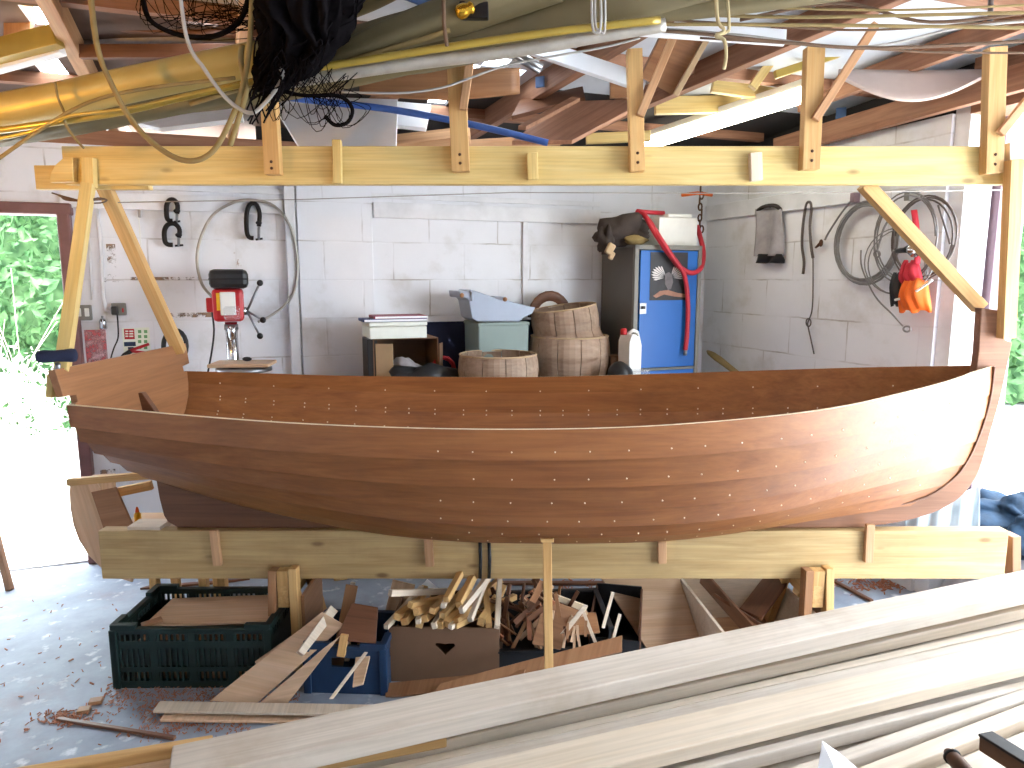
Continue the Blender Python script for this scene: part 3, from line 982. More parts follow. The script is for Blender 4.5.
# padded grip on the transom corner
g0, g1 = at(36, 357, 2.36), at(77, 355, 2.40)
pc = empty('padded_clamp', g0.lerp(g1, .5), 0, 'navy padded grip resting across the near corner of the transom', 'clamp')
mb = MB()
pts = [g0.lerp(g1, t) for t in (0, .06, .2, .35, .5, .7, .88, .97, 1)]
mb.tube(pts, [.012, .020, .022, .0205, .0195, .021, .0235, .021, .013], 14)
mb.build('grip', M_['navy'], pc)
mb = MB(); mb.tube([at(58, 364, 2.385), at(57, 372, 2.40), at(58, 382, 2.41)], .009, 8); mb.build('screw', M_['steel'], pc)
board('wedge', at(53, 374, 2.395), at(51, 397, 2.395), .022, .03, M_['pine_yellow'], up=(0, -1, 0), parent=pc)

# ------------------------------------------------------------------ stack of planks in the foreground (built parallel to the back wall)
SZ = 0.72
def fg(name, pxa, pxb, z, t, wd, mat, lab, tilt=0.0, bow=0.0, ext=(0, 0)):
    """pxa, pxb: two points seen on the board's far top edge, at height z"""
    p0, p1 = atz(*pxa, z), atz(*pxb, z)
    d = (p1 - p0).normalized()
    n = V((d.y, -d.x, 0))                                    # towards the viewer
    p0, p1 = p0 - d * ext[0], p1 + d * ext[1]
    c = n * (wd / 2)
    upv = (V((0, 0, 1)) + n * tilt).normalized()
    return board(name, p0 + c - V((0, 0, t / 2)), p1 + c - V((0, 0, t / 2)), wd, t, M_[mat], up=upv, bevel=0.003, label=lab, cat='plank', group='planks stacked in the foreground', bow=bow)
fg('timber_plank', (256, 728), (993, 576), .78, .04, .096, 'pine_grey', 'widest weathered plank, farthest back on the foreground stack, with grey stains on its top', ext=(.14, .75))
fg('timber_plank', (256, 733), (993, 581), .739, .036, .065, 'ply_pale', 'plank set back under the grey stained plank to form its shadow gap', ext=(.3, .7))  # recessed so that its face lies in shade as the dark gap
fg('timber_plank', (256, 741), (993, 588), .702, .03, .125, 'pine_pale', 'thin pale plank lowest at the back of the foreground stack', ext=(.5, .7))
fg('timber_plank', (420, 757), (1024, 622), .70, .025, .022, 'pine_pale', 'narrow pale strip between the stained plank and the broad clean plank', ext=(.4, .7))
fg('timber_plank', (752, 690), (1024, 629), .71, .03, .05, 'pine_grey', 'narrow greyish strip beside the back edge of the broad clean plank', ext=(1.3, .7))
fg('timber_plank', (768, 695), (1024, 637), .742, .03, .088, 'pine_pale', 'broad clean pale plank in the middle of the foreground stack', ext=(.75, .6))
fg('timber_plank', (752, 748), (1024, 680), .705, .03, .020, 'pine_grey', 'grey strip tucked under the front edge of the broad clean plank', ext=(.6, .6))
fg('timber_plank', (788, 768), (1024, 688), .70, .03, .026, 'pine_grey', 'slim grey batten above the fluffy pale strip at the front of the stack', ext=(.6, .5))
fg('timber_plank', (856, 768), (1024, 703), .695, .03, .034, 'pine_pale', 'pale strip just behind the rusty clamp bars', ext=(.6, .5))
fg('timber_plank', (934, 768), (1024, 731), .69, .03, .10, 'pine_pale', 'front pale plank lying under the rusty clamp bars', ext=(.6, .5))
fg('timber_plank', (9, 768), (213, 734), .76, .022, .022, 'pine', 'short yellow batten whose square end shows at the lower left of the stack', ext=(.4, 0))
fg('timber_plank', (30, 776), (256, 736), .735, .03, .10, 'pine', 'yellow plank with a round hole at the lower left of the stack', ext=(.4, .35))
for m0, m1, lab in ((1.17, 1.28, 'lower layer plank at the back, seen through gaps in the stack'), (1.03, 1.165, 'lower layer plank in the middle, seen through gaps in the stack'), (.86, 1.025, 'lower layer plank nearest the viewer, seen through gaps in the stack')):
    c = W * ((m0 + m1) / 2) + V((0, 0, .65))
    board('timber_plank', c - U * .62, c + U * 2.5, m1 - m0, .028, M_['pine_grey'], label=lab, cat='plank', group='planks stacked in the foreground', bevel=.003)
# round hole (a drilled recess) in the yellow plank
p = atz(190, 751, .737)
mb = MB(); mb.lathe([(.013, 0), (.0155, .0022), (.0175, .0028), (.0185, .0012), (.0165, -.001)], 20, Matrix.Translation(p), cap=False)
pk = bpy.data.objects['timber_plank.011'] if 'timber_plank.011' in bpy.data.objects else None
mb.build('hole_rim', M_['pine_pale'], pk)
# trestles that carry the stack
for k, (px, lab) in enumerate(((330, 'low wooden trestle carrying the left part of the foreground planks'), (900, 'low wooden trestle carrying the right part of the foreground planks'))):
    c = atz(px, 720 if k == 0 else 640, .67); c = V((c.x, c.y, 0)) - W * 0.06
    t = empty('plank_trestle', c, TH, lab, 'trestle')
    p0, p1 = c - W * .22, c + W * .13
    board('bearer', p0 + V((0, 0, .607)), p1 + V((0, 0, .607)), .05, .05, M_['pine'], parent=t)
    for e in (p0 + W * .04, p1 - W * .04):
        for s in (-1, 1):
            board('leg', e + U * (s * .16), e + U * (s * .03) + V((0, 0, .58)), .05, .03, M_['pine'], up=W, parent=t)

# rusty clamp bars and a torn paper in the front corner
for (x0, y0, x1, y1, wd, lab) in ((948, 752, 990, 800, .018, 'rusty iron bar with a rounded end lying on the front plank'), (984, 742, 1060, 790, .024, 'rusty iron bar with a square end, at the lower right corner')):
    p0, p1 = atz(x0, y0, .725), atz(x1, y1, .735)
    c = empty('clamp_bar', p0, 0, lab, 'clamp', 'rusty clamp bars')
    if wd < .02:
        mb = MB(); mb.tube([p0, p0.lerp(p1, .1), p0.lerp(p1, .25), p1], [.008, .0125, .014, .0145], 14); mb.build('bar', M_['rust'], c)
        mb = MB(); mb.lathe([(.006, -.003), (.0155, -.002), (.0155, .003), (.01, .004)], 16, frame(V((0, 0, 1)), p0 - p1, p0.lerp(p1, .12))); mb.build('collar', M_['black_iron'], c)
    else:
        board('bar', p0, p1, .026, .03, M_['rust'], parent=c, bevel=.003)
        board('lip', p0 + V((0, 0, .018)), p1 + V((0, 0, .018)), .034, .006, M_['black_iron'], parent=c)
mb = MB()
q = [(atz(822, 741, .80)), (atz(838, 752, .785)), (atz(862, 772, .775)), (atz(830, 800, .765)), (atz(815, 790, .765))]
c = sum(q, V((0, 0, 0))) / 5 + V((0, 0, .008))
nrm = (q[1] - q[0]).cross(q[4] - q[0]).normalized() * .0006
mb.add([p - nrm for p in q] + [p + nrm for p in q] + [c - nrm, c + nrm], [(0, 1, 10), (1, 2, 10), (2, 3, 10), (3, 4, 10), (4, 0, 10), (6, 5, 11), (7, 6, 11), (8, 7, 11), (9, 8, 11), (5, 9, 11), (0, 5, 6, 1), (1, 6, 7, 2), (2, 7, 8, 3), (3, 8, 9, 4), (4, 9, 5, 0)])
tag(mb.build('paper_sheet', M_['paper']), 'torn white paper corner sticking up in front of the planks', 'paper')
# ------------------------------------------------------------------ things on the floor under the boat
def crate(name, c, L, D, H, mat, label, rz=0.0, cat='crate', slots=True, hole=False, wall=0.012):
    """open plastic crate: floor, four slotted sides, rim; origin at its base"""
    t = empty(name, c, rz, label, cat)
    M0 = MW[t.name]
    def panel(nm, p, ax, length, out):
        # a side panel with rows of slots, in a plane; ax = direction along it
        mb = MB()
        R = Matrix(((ax.x, out.x, 0, p.x), (ax.y, out.y, 0, p.y), (0, 0, 1, 0), (0, 0, 0, 1)))
        RR = M0 @ R
        if not slots:
            if hole:
                hw, hz0, hz1 = .055, H * .58, H * .78
                mb.box((-(length / 2 + hw) / 2, 0, H / 2), (length / 2 - hw, wall, H), RR); mb.box(((length / 2 + hw) / 2, 0, H / 2), (length / 2 - hw, wall, H), RR)
                mb.box((0, 0, hz0 / 2), (2 * hw, wall, hz0), RR); mb.box((0, 0, (H + hz1) / 2), (2 * hw, wall, H - hz1), RR)
            else:
                mb.box((0, 0, H / 2), (length, wall, H), RR)
        else:
            for z0, z1 in ((0, .03), (H * .28, H * .36), (H * .68, H * .80), (H * .92, H)):
                mb.box((0, 0, (z0 + z1) / 2), (length, wall, z1 - z0), RR)
            nb = max(3, int(length / .021))
            for i in range(nb + 1):
                x = -length / 2 + length * i / nb
                wdt = .03 if i % 7 in (0,) else .008
                mb.box((x, 0, H / 2), (wdt, wall * .8, H), RR)
            # solid band with raised ends
            mb.box((0, wall * .3, H * .52), (length * .98, wall * .3, H * .3), RR)
        mb.build(nm, mat, t)
    panel('side_panel', V((0, -D / 2, 0)), V((1, 0, 0)), L, V((0, 1, 0)))
    panel('side_panel', V((0, D / 2, 0)), V((1, 0, 0)), L, V((0, 1, 0)))
    panel('end_panel', V((-L / 2, 0, 0)), V((0, 1, 0)), D, V((1, 0, 0)))
    panel('end_panel', V((L / 2, 0, 0)), V((0, 1, 0)), D, V((1, 0, 0)))
    mb = MB(); mb.box((0, 0, .008), (L - wall, D - wall, .012), M0); mb.build('base', mat, t)
    mb = MB(); e = .014
    for s in (-1, 1):
        mb.box((0, s * D / 2, H), (L + e, wall + e, .014), M0); mb.box((s * L / 2, 0, H), (wall + e, D + e, .014), M0)
        for u in (-1, 1):
            mb.box((s * (L / 2 - .04), u * D / 2, H + .012), (.1, wall + e, .02), M0)
            mb.box((s * L / 2, u * (D / 2 - .04), H + .012), (wall + e, .09, .02), M0)
            mb.box((s * L / 2, u * D / 2, H / 2), (.03, .03, H), M0)
    mb.build('rim', mat, t, bevel=.003)
    return t


crate('plastic_crate', (-1.255, 2.78, 0), .60, .36, .245, M_['green_crate'], 'dark green slotted plastic crate standing on the floor below the stern', rz=0.01)
board('ply_offcut', (-1.48, 2.80, .214), (-0.98, 2.82, .225), .27, .012, M_['ply_pale'], up=(0, 0.05, 1), label='square brown plywood offcut lying flat on top inside the green crate', cat='offcut')
board('ply_offcut', (-1.47, 2.645, .234), (-1.41, 2.69, .240), .035, .014, M_['ply'], label='tiny wood block in the front corner of the green crate', cat='offcut')
board('ply_offcut', (-1.50, 2.78, .03), (-.97, 2.78, .03), .29, .03, M_['ply'], label='stacked plywood offcuts seen through the slots of the green crate', cat='offcut')
for k in range(3):
    board('ply_offcut', (-1.50, 2.78, .068 + .04 * k), (-.97, 2.78, .068 + .04 * k), .28, .03, M_['ply'], label='stacked plywood offcuts seen through the slots of the green crate', cat='offcut', group='ply stacked in the green crate')
bpy.data.objects['ply_offcut.002']['group'] = 'ply stacked in the green crate'


def qboard(name, corners, t, mat, label, cat='board', group=None):
    """a flat board through four corner points (its own length, width and thickness)"""
    c = [V(p) for p in corners]
    x = ((c[1] - c[0]) + (c[2] - c[3])).normalized()
    y = ((c[3] - c[0]) + (c[2] - c[1]))
    z = x.cross(y).normalized()
    if z.z < 0: z = -z
    o = sum(c, V((0, 0, 0))) / 4
    M = frame(x, z, o); Mi = M.inverted()
    poly = [((Mi @ p).x, (Mi @ p).y) for p in c]
    area = sum(poly[i][0] * poly[(i + 1) % 4][1] - poly[(i + 1) % 4][0] * poly[i][1] for i in range(4))
    if area < 0: poly.reverse()
    mb = MB(); mb.prism(poly, t)
    ob = mb.build(name, mat, M=M, bevel=.0015)
    return tag(ob, label, cat, group)


# leaning plywood strips in front of the left trestle
qboard('ply_strip', [atz(210, 701, .012), atz(257, 703, .012), at(345, 625, 2.60), at(322, 612, 2.62)], .008, M_['ply_pale'], 'wide pale plywood strip leaning from the floor up against the left trestle', 'offcut', 'leaning plywood strips')
qboard('ply_strip', [atz(256, 706, .010), atz(284, 708, .010), at(340, 636, 2.48), at(324, 648, 2.48)], .007, M_['ply_pale'], 'narrower pale plywood strip leaning just in front of the blue crate', 'offcut', 'leaning plywood strips')
qboard('ply_strip', [atz(153, 712, .03), atz(160, 702, .03), atz(400, 706, .05), atz(400, 716, .05)], .01, M_['pine_pale'], 'pale strip lying flat on the floor in front of the leaning plywood', 'offcut')
qboard('ply_strip', [atz(160, 721, .012), atz(166, 712, .012), atz(400, 716, .012), atz(400, 724, .012)], .01, M_['ply_pale'], 'pale strip lying on the floor half hidden under another flat strip', 'offcut')
qboard('batten', [at(297, 652, 2.5), at(303, 656, 2.5), at(337, 612, 2.66), at(330, 606, 2.66)], .03, M_['pine_pale'], 'short square pine batten lying aslant beside the left trestle leg', 'batten')
qboard('ply_strip', [at(255, 662, 2.56), at(263, 673, 2.53), at(338, 630, 2.66), at(330, 608, 2.70)], .008, M_['ply_pale'], 'plywood strip with a blunt left end lying behind the wide leaning strip', 'offcut', 'leaning plywood strips')
# blue crate and things on it
bx = at(350, 693, 2.44)
crate('plastic_crate', (at(352, 690, 2.62).x, 2.69, 0), .30, .26, .19, M_['blue_crate'], 'small blue plastic crate with a hand slot beside the cardboard box', slots=False, hole=True, rz=-.05)
qboard('ply_offcut', [at(336, 640, 2.55), at(376, 644, 2.55), at(378, 608, 2.66), at(352, 603, 2.66)], .012, M_['ply_dark'], 'five sided brown plywood offcut propped on the blue crate', 'offcut')
qboard('ply_strip', [at(353, 688, 2.46), at(363, 684, 2.46), at(374, 643, 2.60), at(357, 643, 2.60)], .008, M_['ply_pale'], 'pale strip standing upright against the front of the blue crate', 'offcut')
qboard('ply_strip', [at(329, 699, 2.43), at(333, 699, 2.43), at(376, 642, 2.58), at(372, 642, 2.58)], .006, M_['pine_pale'], 'very thin pale lath leaning in front of the blue crate', 'offcut')
board('batten', at(341, 656, 2.54), at(345, 634, 2.56), .03, .03, M_['pine'], up=(0, -1, 0), label='stub of square pine standing on the rim of the blue crate', cat='batten')
# tall narrow boards behind the leaning strips
for (x0, y0, x1, y1, Yb, wd, mt, lab) in ((336, 640, 352, 585, 2.78, .05, 'ply', 'narrow brown board standing on end behind the blue crate'), (347, 632, 353, 582, 2.82, .02, 'pine_pale', 'narrow pale lath standing on end behind the blue crate'), (383, 640, 404, 582, 2.90, .10, 'ply_pale', 'wide pale offcut leaning on end behind the banana box')):
    board('offcut_board', at(x0, y0 + 30, Yb - .05), at(x1, y1, Yb + .02), wd, .012, M_[mt], up=(0, -1, 0), label=lab, cat='board')
board('offcut_board', at(368, 672, 2.9), at(440, 590, 3.15), .16, .012, M_['white_board'], up=(0, -.8, .6), label='white board lying aslant behind the blue crate', cat='board')
qboard('offcut_board', [atz(150, 712, .01) + V((.85, .1, .005)), atz(160, 702, .01) + V((.85, .1, .005)), at(525, 668, 2.5), at(520, 690, 2.46)], .014, M_['ply'], 'long brown plank lying in front of the blue crate and the banana box', 'board')
qboard('offcut_board', [at(430, 700, 2.46), at(440, 684, 2.50), at(622, 636, 2.58), at(622, 652, 2.54)], .02, M_['ply'], 'brown board end just behind the grey plank and left of the prop', 'board')

# banana box: cardboard, heart shaped hand holes, full of battens
bb = empty('cardboard_box', (at(447, 690, 2.66).x, 2.80, 0), -.04, 'brown cardboard box with heart shaped hand hole filled with pine battens', 'box')
L, D, H = .43, .33, .235
M0 = MW[bb.name]
def holed(M, L, H, name):
    """front panel with a heart-like hole and two small slots"""
    mb = MB()
    ho = [(0, -.028), (.022, -.006), (.040, .012), (.036, .022), (.016, .022), (0, .019), (-.016, .022), (-.036, .022), (-.040, .012), (-.022, -.006)]
    cx_, cz_ = .005, H * .62
    outer = []
    for x, z in ho:                                   # outer point in the same direction, on the panel edge
        a = math.atan2(z, x)
        ex = math.cos(a); ez = math.sin(a)
        tx = ((L / 2 - cx_) / ex) if ex > 1e-6 else ((-L / 2 - cx_) / ex) if ex < -1e-6 else 1e9
        tz = ((H - cz_) / ez) if ez > 1e-6 else ((-cz_) / ez) if ez < -1e-6 else 1e9
        k = min(tx, tz); outer.append((cx_ + ex * k, cz_ + ez * k))
    # put the panel's corners in
    pts = [(cx_ + x, cz_ + z) for x, z in ho]
    n = len(pts)
    vs = [(x, -.004, z) for x, z in pts] + [(x, -.004, z) for x, z in outer] + [(x, .004, z) for x, z in pts] + [(x, .004, z) for x, z in outer]
    fs = []
    for i in range(n):
        j = (i + 1) % n
        fs += [(i, n + i, n + j, j), (2 * n + i, 2 * n + j, 3 * n + j, 3 * n + i), (i, j, 2 * n + j, 2 * n + i)]
    mb.add(vs, fs, M=M)
    cor = [(L / 2, 0), (L / 2, H), (-L / 2, H), (-L / 2, 0)]
    for c in cor:
        near = sorted(range(n), key=lambda i: (outer[i][0] - c[0]) ** 2 + (outer[i][1] - c[1]) ** 2)[:2]
        same = sorted([i for i in range(n) if abs(outer[i][0] - c[0]) < 1e-6], key=lambda i: abs(outer[i][1] - c[1]))
        samez = sorted([i for i in range(n) if abs(outer[i][1] - c[1]) < 1e-6], key=lambda i: abs(outer[i][0] - c[0]))
        if same and samez:
            a, b = outer[same[0]], outer[samez[0]]
            mb.prism([(c[0], c[1]), a, b], .008, M @ Matrix(((1, 0, 0, 0), (0, 0, -1, 0), (0, 1, 0, 0), (0, 0, 0, 1))))
    mb.build(name, M_['cardboard'], bb)
holed(M0 @ Matrix.Translation(V((0, -D / 2, 0))), L, H, 'front_panel')
mb = MB(); mb.box((0, D / 2, H / 2), (L, .008, H), M0); mb.build('back_panel', M_['cardboard'], bb)
for s in (-1, 1):
    mb = MB(); mb.box((s * L / 2, 0, H / 2), (.008, D, H), M0); mb.build('side_panel', M_['cardboard'], bb)
mb = MB(); mb.box((0, 0, .008), (L, D, .01), M0); mb.build('base', M_['cardboard'], bb)

# square battens in the box, ends to the viewer
BAT = [  # x, y of the near end; far end offset dx, dy (px); size
    (390, 590 + 3, 60, -2), (410, 605, 45, -8), (397, 617, 30, -22), (386, 632, 36, -40), (416, 612, 26, -14), (424, 619, 24, -20),
    (418, 622, 10, -30), (432, 611, 20, -18), (420, 633, 4, -36), (443, 606, 14, -30), (446, 600, 22, -40), (459, 605, 22, -44), (461, 611, 34, -42),
    (442, 616, 26, -30), (446, 627, 44, -40), (450, 631, 52, -34), (440, 640, 30, -34), (456, 622, 44, -42), (470, 620, 20, -50), (455, 634, 60, -30),
    (481, 622, 22, -34), (497, 634, 3, -54), (489, 626, -5, -48), (404, 622, 24, -26), (434, 626, 16, -26),
]
for k, (x, y, dx, dy) in enumerate(BAT):
    Yn = 2.60 + .012 * (k % 3)
    p0 = at(x, y, Yn); p1 = at(x + dx, y + dy, Yn + .30)
    if (p1 - p0).length > .42: p1 = p0 + (p1 - p0).normalized() * .42
    s = .020 + .004 * (k % 3)
    lift = max(0, .252 - p0.z); p0 = p0 + V((0, 0, lift)); p1 = p1 + V((0, 0, lift))
    lab = 'square pine batten, sawn end forward, in the bundle on the cardboard box'
    board('pine_batten', p0, p1, s, s * (1.25 if k % 4 == 0 else 1), M_['pine_pale'] if k % 3 == 0 else M_['pine'], up=(0.3 * math.sin(k), 0.1, 1), label=lab, cat='batten', group='battens in the cardboard box', bevel=.0015)

# black crate of offcuts
bc = empty('offcut_crate', (at(548, 670, 2.72).x, 2.82, 0), .06, 'black plastic crate heaped with thin offcuts behind the thin prop', 'crate')
M0 = MW[bc.name]; L, D, H = .47, .34, .22
for s in (-1, 1):
    hh_ = H if s > 0 else .13
    mb = MB(); mb.box((0, s * D / 2, hh_ / 2), (L, .01, hh_), M0); mb.build('side_panel', M_['black'], bc)
    mb = MB(); mb.box((s * L / 2, 0, H / 2), (.01, D, H), M0); mb.build('end_panel', M_['black'], bc)
mb = MB(); mb.box((0, 0, .01), (L, D, .012), M0); mb.build('base', M_['black'], bc)
mb = MB()
for s in (-1, 1): mb.box((0, s * D / 2, H if s > 0 else .13), (L + .02, .024, .012), M0); mb.box((s * L / 2, 0, H), (.024, D + .02, .012), M0)
mb.build('rim', M_['black'], bc, bevel=.003)
r2 = random.Random(5)
for k in range(64):
    x = 500 + 62 * r2.random(); y = 594 + 60 * r2.random()
    Yn = 2.62 + .2 * r2.random()
    a = r2.uniform(-1.3, 1.3)
    ln = r2.uniform(.08, .22)
    p0 = at(x, y, Yn)
    d = V((math.sin(a) * .8, r2.uniform(-.2, .5), math.cos(a))).normalized()
    p0.z = max(p0.z, .12); p1 = p0 + d * ln
    if p1.z > .36: p1 = p0 + d * ln * .5
    board('wood_offcut', p0, p1, r2.uniform(.008, .026), r2.uniform(.004, .012), M_[r2.choice(['chip', 'ply', 'ply_dark', 'ply_dark', 'ply', 'mahogany_dark', 'ply_pale'])], up=(r2.random(), 1, .3), label='thin stick of scrap wood in the jumble filling the black crate', cat='offcut', group='scrap sticks in the black crate', bevel=0)
qboard('ply_offcut', [at(532, 644, 2.60), at(560, 650, 2.60), at(584, 612, 2.68), at(544, 598, 2.70)], .012, M_['ply'], 'angular brown plywood offcut standing in the black crate just right of the prop', 'offcut')
qboard('ply_offcut', [at(560, 634, 2.58), at(568, 632, 2.58), at(588, 606, 2.62), at(584, 604, 2.62)], .008, M_['pine_pale'], 'pale edged strip lying over the angular plywood offcut', 'offcut')
qboard('ply_offcut', [at(546, 596, 2.74), at(550, 592, 2.74), at(588, 606, 2.72), at(585, 612, 2.72)], .012, M_['ply_edge'], 'pale board edge along the top of the angular plywood offcut', 'offcut')
qboard('ply_offcut', [at(570, 636, 2.66), at(600, 632, 2.66), at(596, 614, 2.74), at(584, 612, 2.74)], .01, M_['ply'], 'small brown plywood piece between the black crate and the dark tub', 'offcut')
for k in range(8):
    x = 560 + 26 * r2.random(); y = 636 + 14 * r2.random()
    p0 = at(x, y, 2.56); board('wood_offcut', p0, p0 + V((r2.uniform(-.03, .03), .03, .05)), .010, .006, M_[r2.choice(['ply_pale', 'ply', 'ply_dark'])], up=(0, 1, 0), label='stubby chip of scrap wood at the foot of the black crate', cat='offcut', group='stubby scrap below the black crate', bevel=0)
# dark tub between black crate and the leaning sheet
tb = empty('tub', (at(622, 660, 2.70).x, 2.86, 0), -.2, 'dark open tub lined with brown dust beside the leaning plywood sheet', 'tub')
M0 = MW[tb.name]
for nm, c, s in (('side_panel', (-.10, 0, .11), (.01, .36, .22)), ('side_panel', (.10, 0, .11), (.01, .36, .22)), ('end_panel', (0, -.18, .08), (.2, .01, .16)), ('end_panel', (0, .18, .115), (.2, .01, .23)), ('base', (0, 0, .01), (.2, .36, .01))):
    mb = MB(); mb.box(c, s, M0); mb.build(nm, M_['ply_dark'] if nm == 'side_panel' else M_['black'], tb, bevel=.002)
for k, (x, y) in enumerate(((596, 634), (603, 618), (610, 640))):
    p0 = at(x, y + 10, 2.58); board('wood_offcut', p0, at(x + (-14 if k == 0 else 10), y - 26, 2.62), .012, .006, M_['pine_pale'], up=(0, -1, 0), label=('thin pale lath leaning on the rim of the dark tub', 'short pale lath crossing in front of the dark tub', 'pale splinter standing against the dark tub')[k], cat='offcut', bevel=0)
# leaning plywood sheet
qboard('ply_sheet', [atz(660, 668, .02), atz(706, 660, .02), at(680, 578, 3.12), at(600, 578, 3.12)], .009, M_['ply_pale'], 'large reddish plywood sheet sloping down from under the beam to the floor', 'board')
# open wooden box with mahogany boards
wb = empty('wooden_box', (at(757, 640, 2.80).x, 2.86, 0), .09, 'open wooden box full of mahogany boards beside the right trestle', 'box')
M0 = MW[wb.name]; L, D, H = .44, .60, .22
for nm, c, s, mt in (('side_panel', (-L / 2, 0, H / 2), (.014, D, H), 'pine_pale'), ('side_panel', (L / 2, 0, H / 2), (.014, D, H), 'pine_pale'), ('end_panel', (0, D / 2, H / 2), (L, .014, H), 'pine_pale'), ('end_panel', (0, -D / 2, H / 2), (L, .014, H), 'ply'), ('base', (0, 0, .01), (L, D, .012), 'ply')):
    mb = MB(); mb.box(c, s, M0); mb.build(nm, M_[mt], wb, bevel=.002)
c = V((wb.location.x, wb.location.y, 0))
board('mahogany_board', c + V((-.17, .20, .26)), c + V((.02, -.26, .10)), .012, .07, M_['mahogany_dark'], label='thin mahogany board leaning along the near side in the open wooden box', cat='board')
board('mahogany_board', c + V((-.13, .10, .215)), c + V((.16, -.20, .10)), .09, .014, M_['ply_dark'], up=(.4, .3, 1), label='broad red brown board lying aslant in the open wooden box', cat='board')
board('mahogany_board', c + V((-.02, -.02, .185)), c + V((.20, .20, .29)), .10, .016, M_['mahogany_dark'], up=(-.3, -.5, 1), label='dark mahogany board propped up against the far corner of the open wooden box', cat='board')

# floor litter
r3 = random.Random(11)
mb = MB()
def chips(n, fx, fy, s0, s1):
    for k in range(n):
        p = atz(fx(), fy(), 0.004)
        s = r3.uniform(s0, s1); a = r3.uniform(0, PI)
        d = V((math.cos(a), math.sin(a), r3.uniform(-.2, .3))).normalized()
        mb.bar(p - d * s, p + d * s + V((0, 0, .003)), s * r3.uniform(.3, .8), .0025, (r3.uniform(-.4, .4), r3.uniform(-.4, .4), 1))
chips(900, lambda: r3.uniform(106, 300), lambda: r3.gauss(697, 9), .002, .006)
chips(500, lambda: r3.uniform(140, 250), lambda: r3.gauss(722, 9), .002, .006)
chips(130, lambda: r3.gauss(66, 14), lambda: r3.gauss(718, 4), .004, .012)
chips(90, lambda: r3.uniform(0, 150), lambda: r3.uniform(600, 768), .003, .010)
chips(160, lambda: r3.gauss(880, 17), lambda: r3.gauss(584, 3), .006, .016)
chips(120, lambda: r3.uniform(560, 660), lambda: r3.gauss(590, 5), .005, .014)
tag(mb.build('wood_shavings', M_['chip']), 'scattered red brown wood chips and sawdust on the concrete floor', 'shavings', kind='stuff')
for (x, y, s, lab) in ((95, 702, .022, 'loose square of brown wood on the floor left of the green crate'), (83, 711, .02, 'loose pale brown wood chip beside the heap of shavings')):
    p = atz(x, y, .008); board('wood_block', p - V((s, 0, 0)), p + V((s, .012, 0)), .035, .015, M_['ply'], label=lab, cat='offcut')
board('floor_stick', atz(58, 719, .008), atz(175, 738, .008), .016, .012, M_['mahogany_dark'], label='thin dark stick lying on the floor at the lower left', cat='stick')
board('floor_stick', atz(832, 580, .01), atz(872, 601, .01), .022, .012, M_['mahogany_dark'], label='red brown stick on the floor near the bow end trestle', cat='stick')
qboard('floor_board', [atz(905, 586, .01), atz(985, 580, .01), atz(985, 574, .01), atz(890, 576, .01)], .012, M_['ply_dark'], 'dark board lying on the floor under the bow end of the beam', 'board')
board('floor_board', atz(495, 583, .012), atz(625, 583, .012), .03, .014, M_['ply_dark'], label='dark red lath lying across the floor behind the black crate', cat='board')
qboard('floor_board', [atz(220, 583, .01), atz(250, 579, .01), atz(150, 586, .01), atz(140, 589, .01)], .012, M_['ply_dark'], 'thin dark board on the floor behind the green crate', 'board')
board('leaning_stick', atz(10, 590, 0), at(-8, 520, atz(10, 590, 0).y + .05), .03, .03, M_['ply'], up=(0, -1, 0), label='foot of a wooden stick standing at the left edge near the doorway', cat='stick')
# ------------------------------------------------------------------ things behind the boat, left part
st = empty('work_stool', (at(174, 560, 3.12).x, 3.12, 0), 0, 'low wooden stool behind the left end of the support beam', 'stool')
c = V(st.location)
board('seat', c + V((-.20, 0, .485)), c + V((.20, 0, .485)), .24, .03, M_['ply_pale'], parent=st)
for sx in (-.045, .17):
    for sy in (-.09, .09):
        board('leg', c + V((sx * 1.05, sy * 1.1, 0)), c + V((sx, sy, .47)), .035, .035, M_['pine'], up=(0, -1, 0), parent=st)
bt = empty('glue_bottle', at(138, 521, 3.08), 0, 'small yellow glue bottle standing on the stool behind the beam', 'bottle')
bt.location.z = .50; MW[bt.name] = Matrix.Translation(bt.location)
mb = MB(); mb.lathe([(.013, 0), (.015, .004), (.015, .045), (.011, .053), (.007, .056)], 14, MW[bt.name]); mb.build('body', M_['yellow'], bt)
mb = MB(); mb.lathe([(.008, .056), (.009, .058), (.006, .072), (.003, .080)], 12, MW[bt.name]); mb.build('cap', M_['orange'], bt)
bt2 = empty('glue_pot', at(148, 522, 3.06), 0, 'tiny dark pot standing beside the yellow glue bottle', 'pot')
bt2.location.z = .50; MW[bt2.name] = Matrix.Translation(bt2.location)
mb = MB(); mb.lathe([(.014, 0), (.016, .01), (.014, .02), (.006, .024)], 14, MW[bt2.name]); mb.build('body', M_['black'], bt2)
# rudder shaped board leaning beyond the beam
ro = [at(x, y, 2.93 + (570 - y) * .0016) for x, y in ((71, 478), (70, 492), (71, 508), (74, 525), (80, 541), (89, 555), (101, 567), (116, 577), (132, 582), (140, 560), (120, 520), (108, 500), (93, 476))]
o = sum(ro, V((0, 0, 0))) / len(ro)
n = (ro[6] - ro[0]).cross(ro[9] - ro[0]).normalized()
M = frame((ro[6] - ro[0]).normalized(), n, o); Mi = M.inverted()
mb = MB(); mb.prism([((Mi @ p).x, (Mi @ p).y) for p in ro], .014)
tag(mb.build('rudder_blade', M_['ply_pale'], M=M, bevel=.002), 'pale wooden rudder blade with curved lower edge leaning by the doorway', 'rudder')
qboard('ply_offcut', [at(92, 492, 3.02), at(116, 487, 3.02), at(140, 540, 2.97), at(110, 545, 2.97)], .014, M_['ply'], 'square ended wooden board leaning on the rudder blade', 'board')
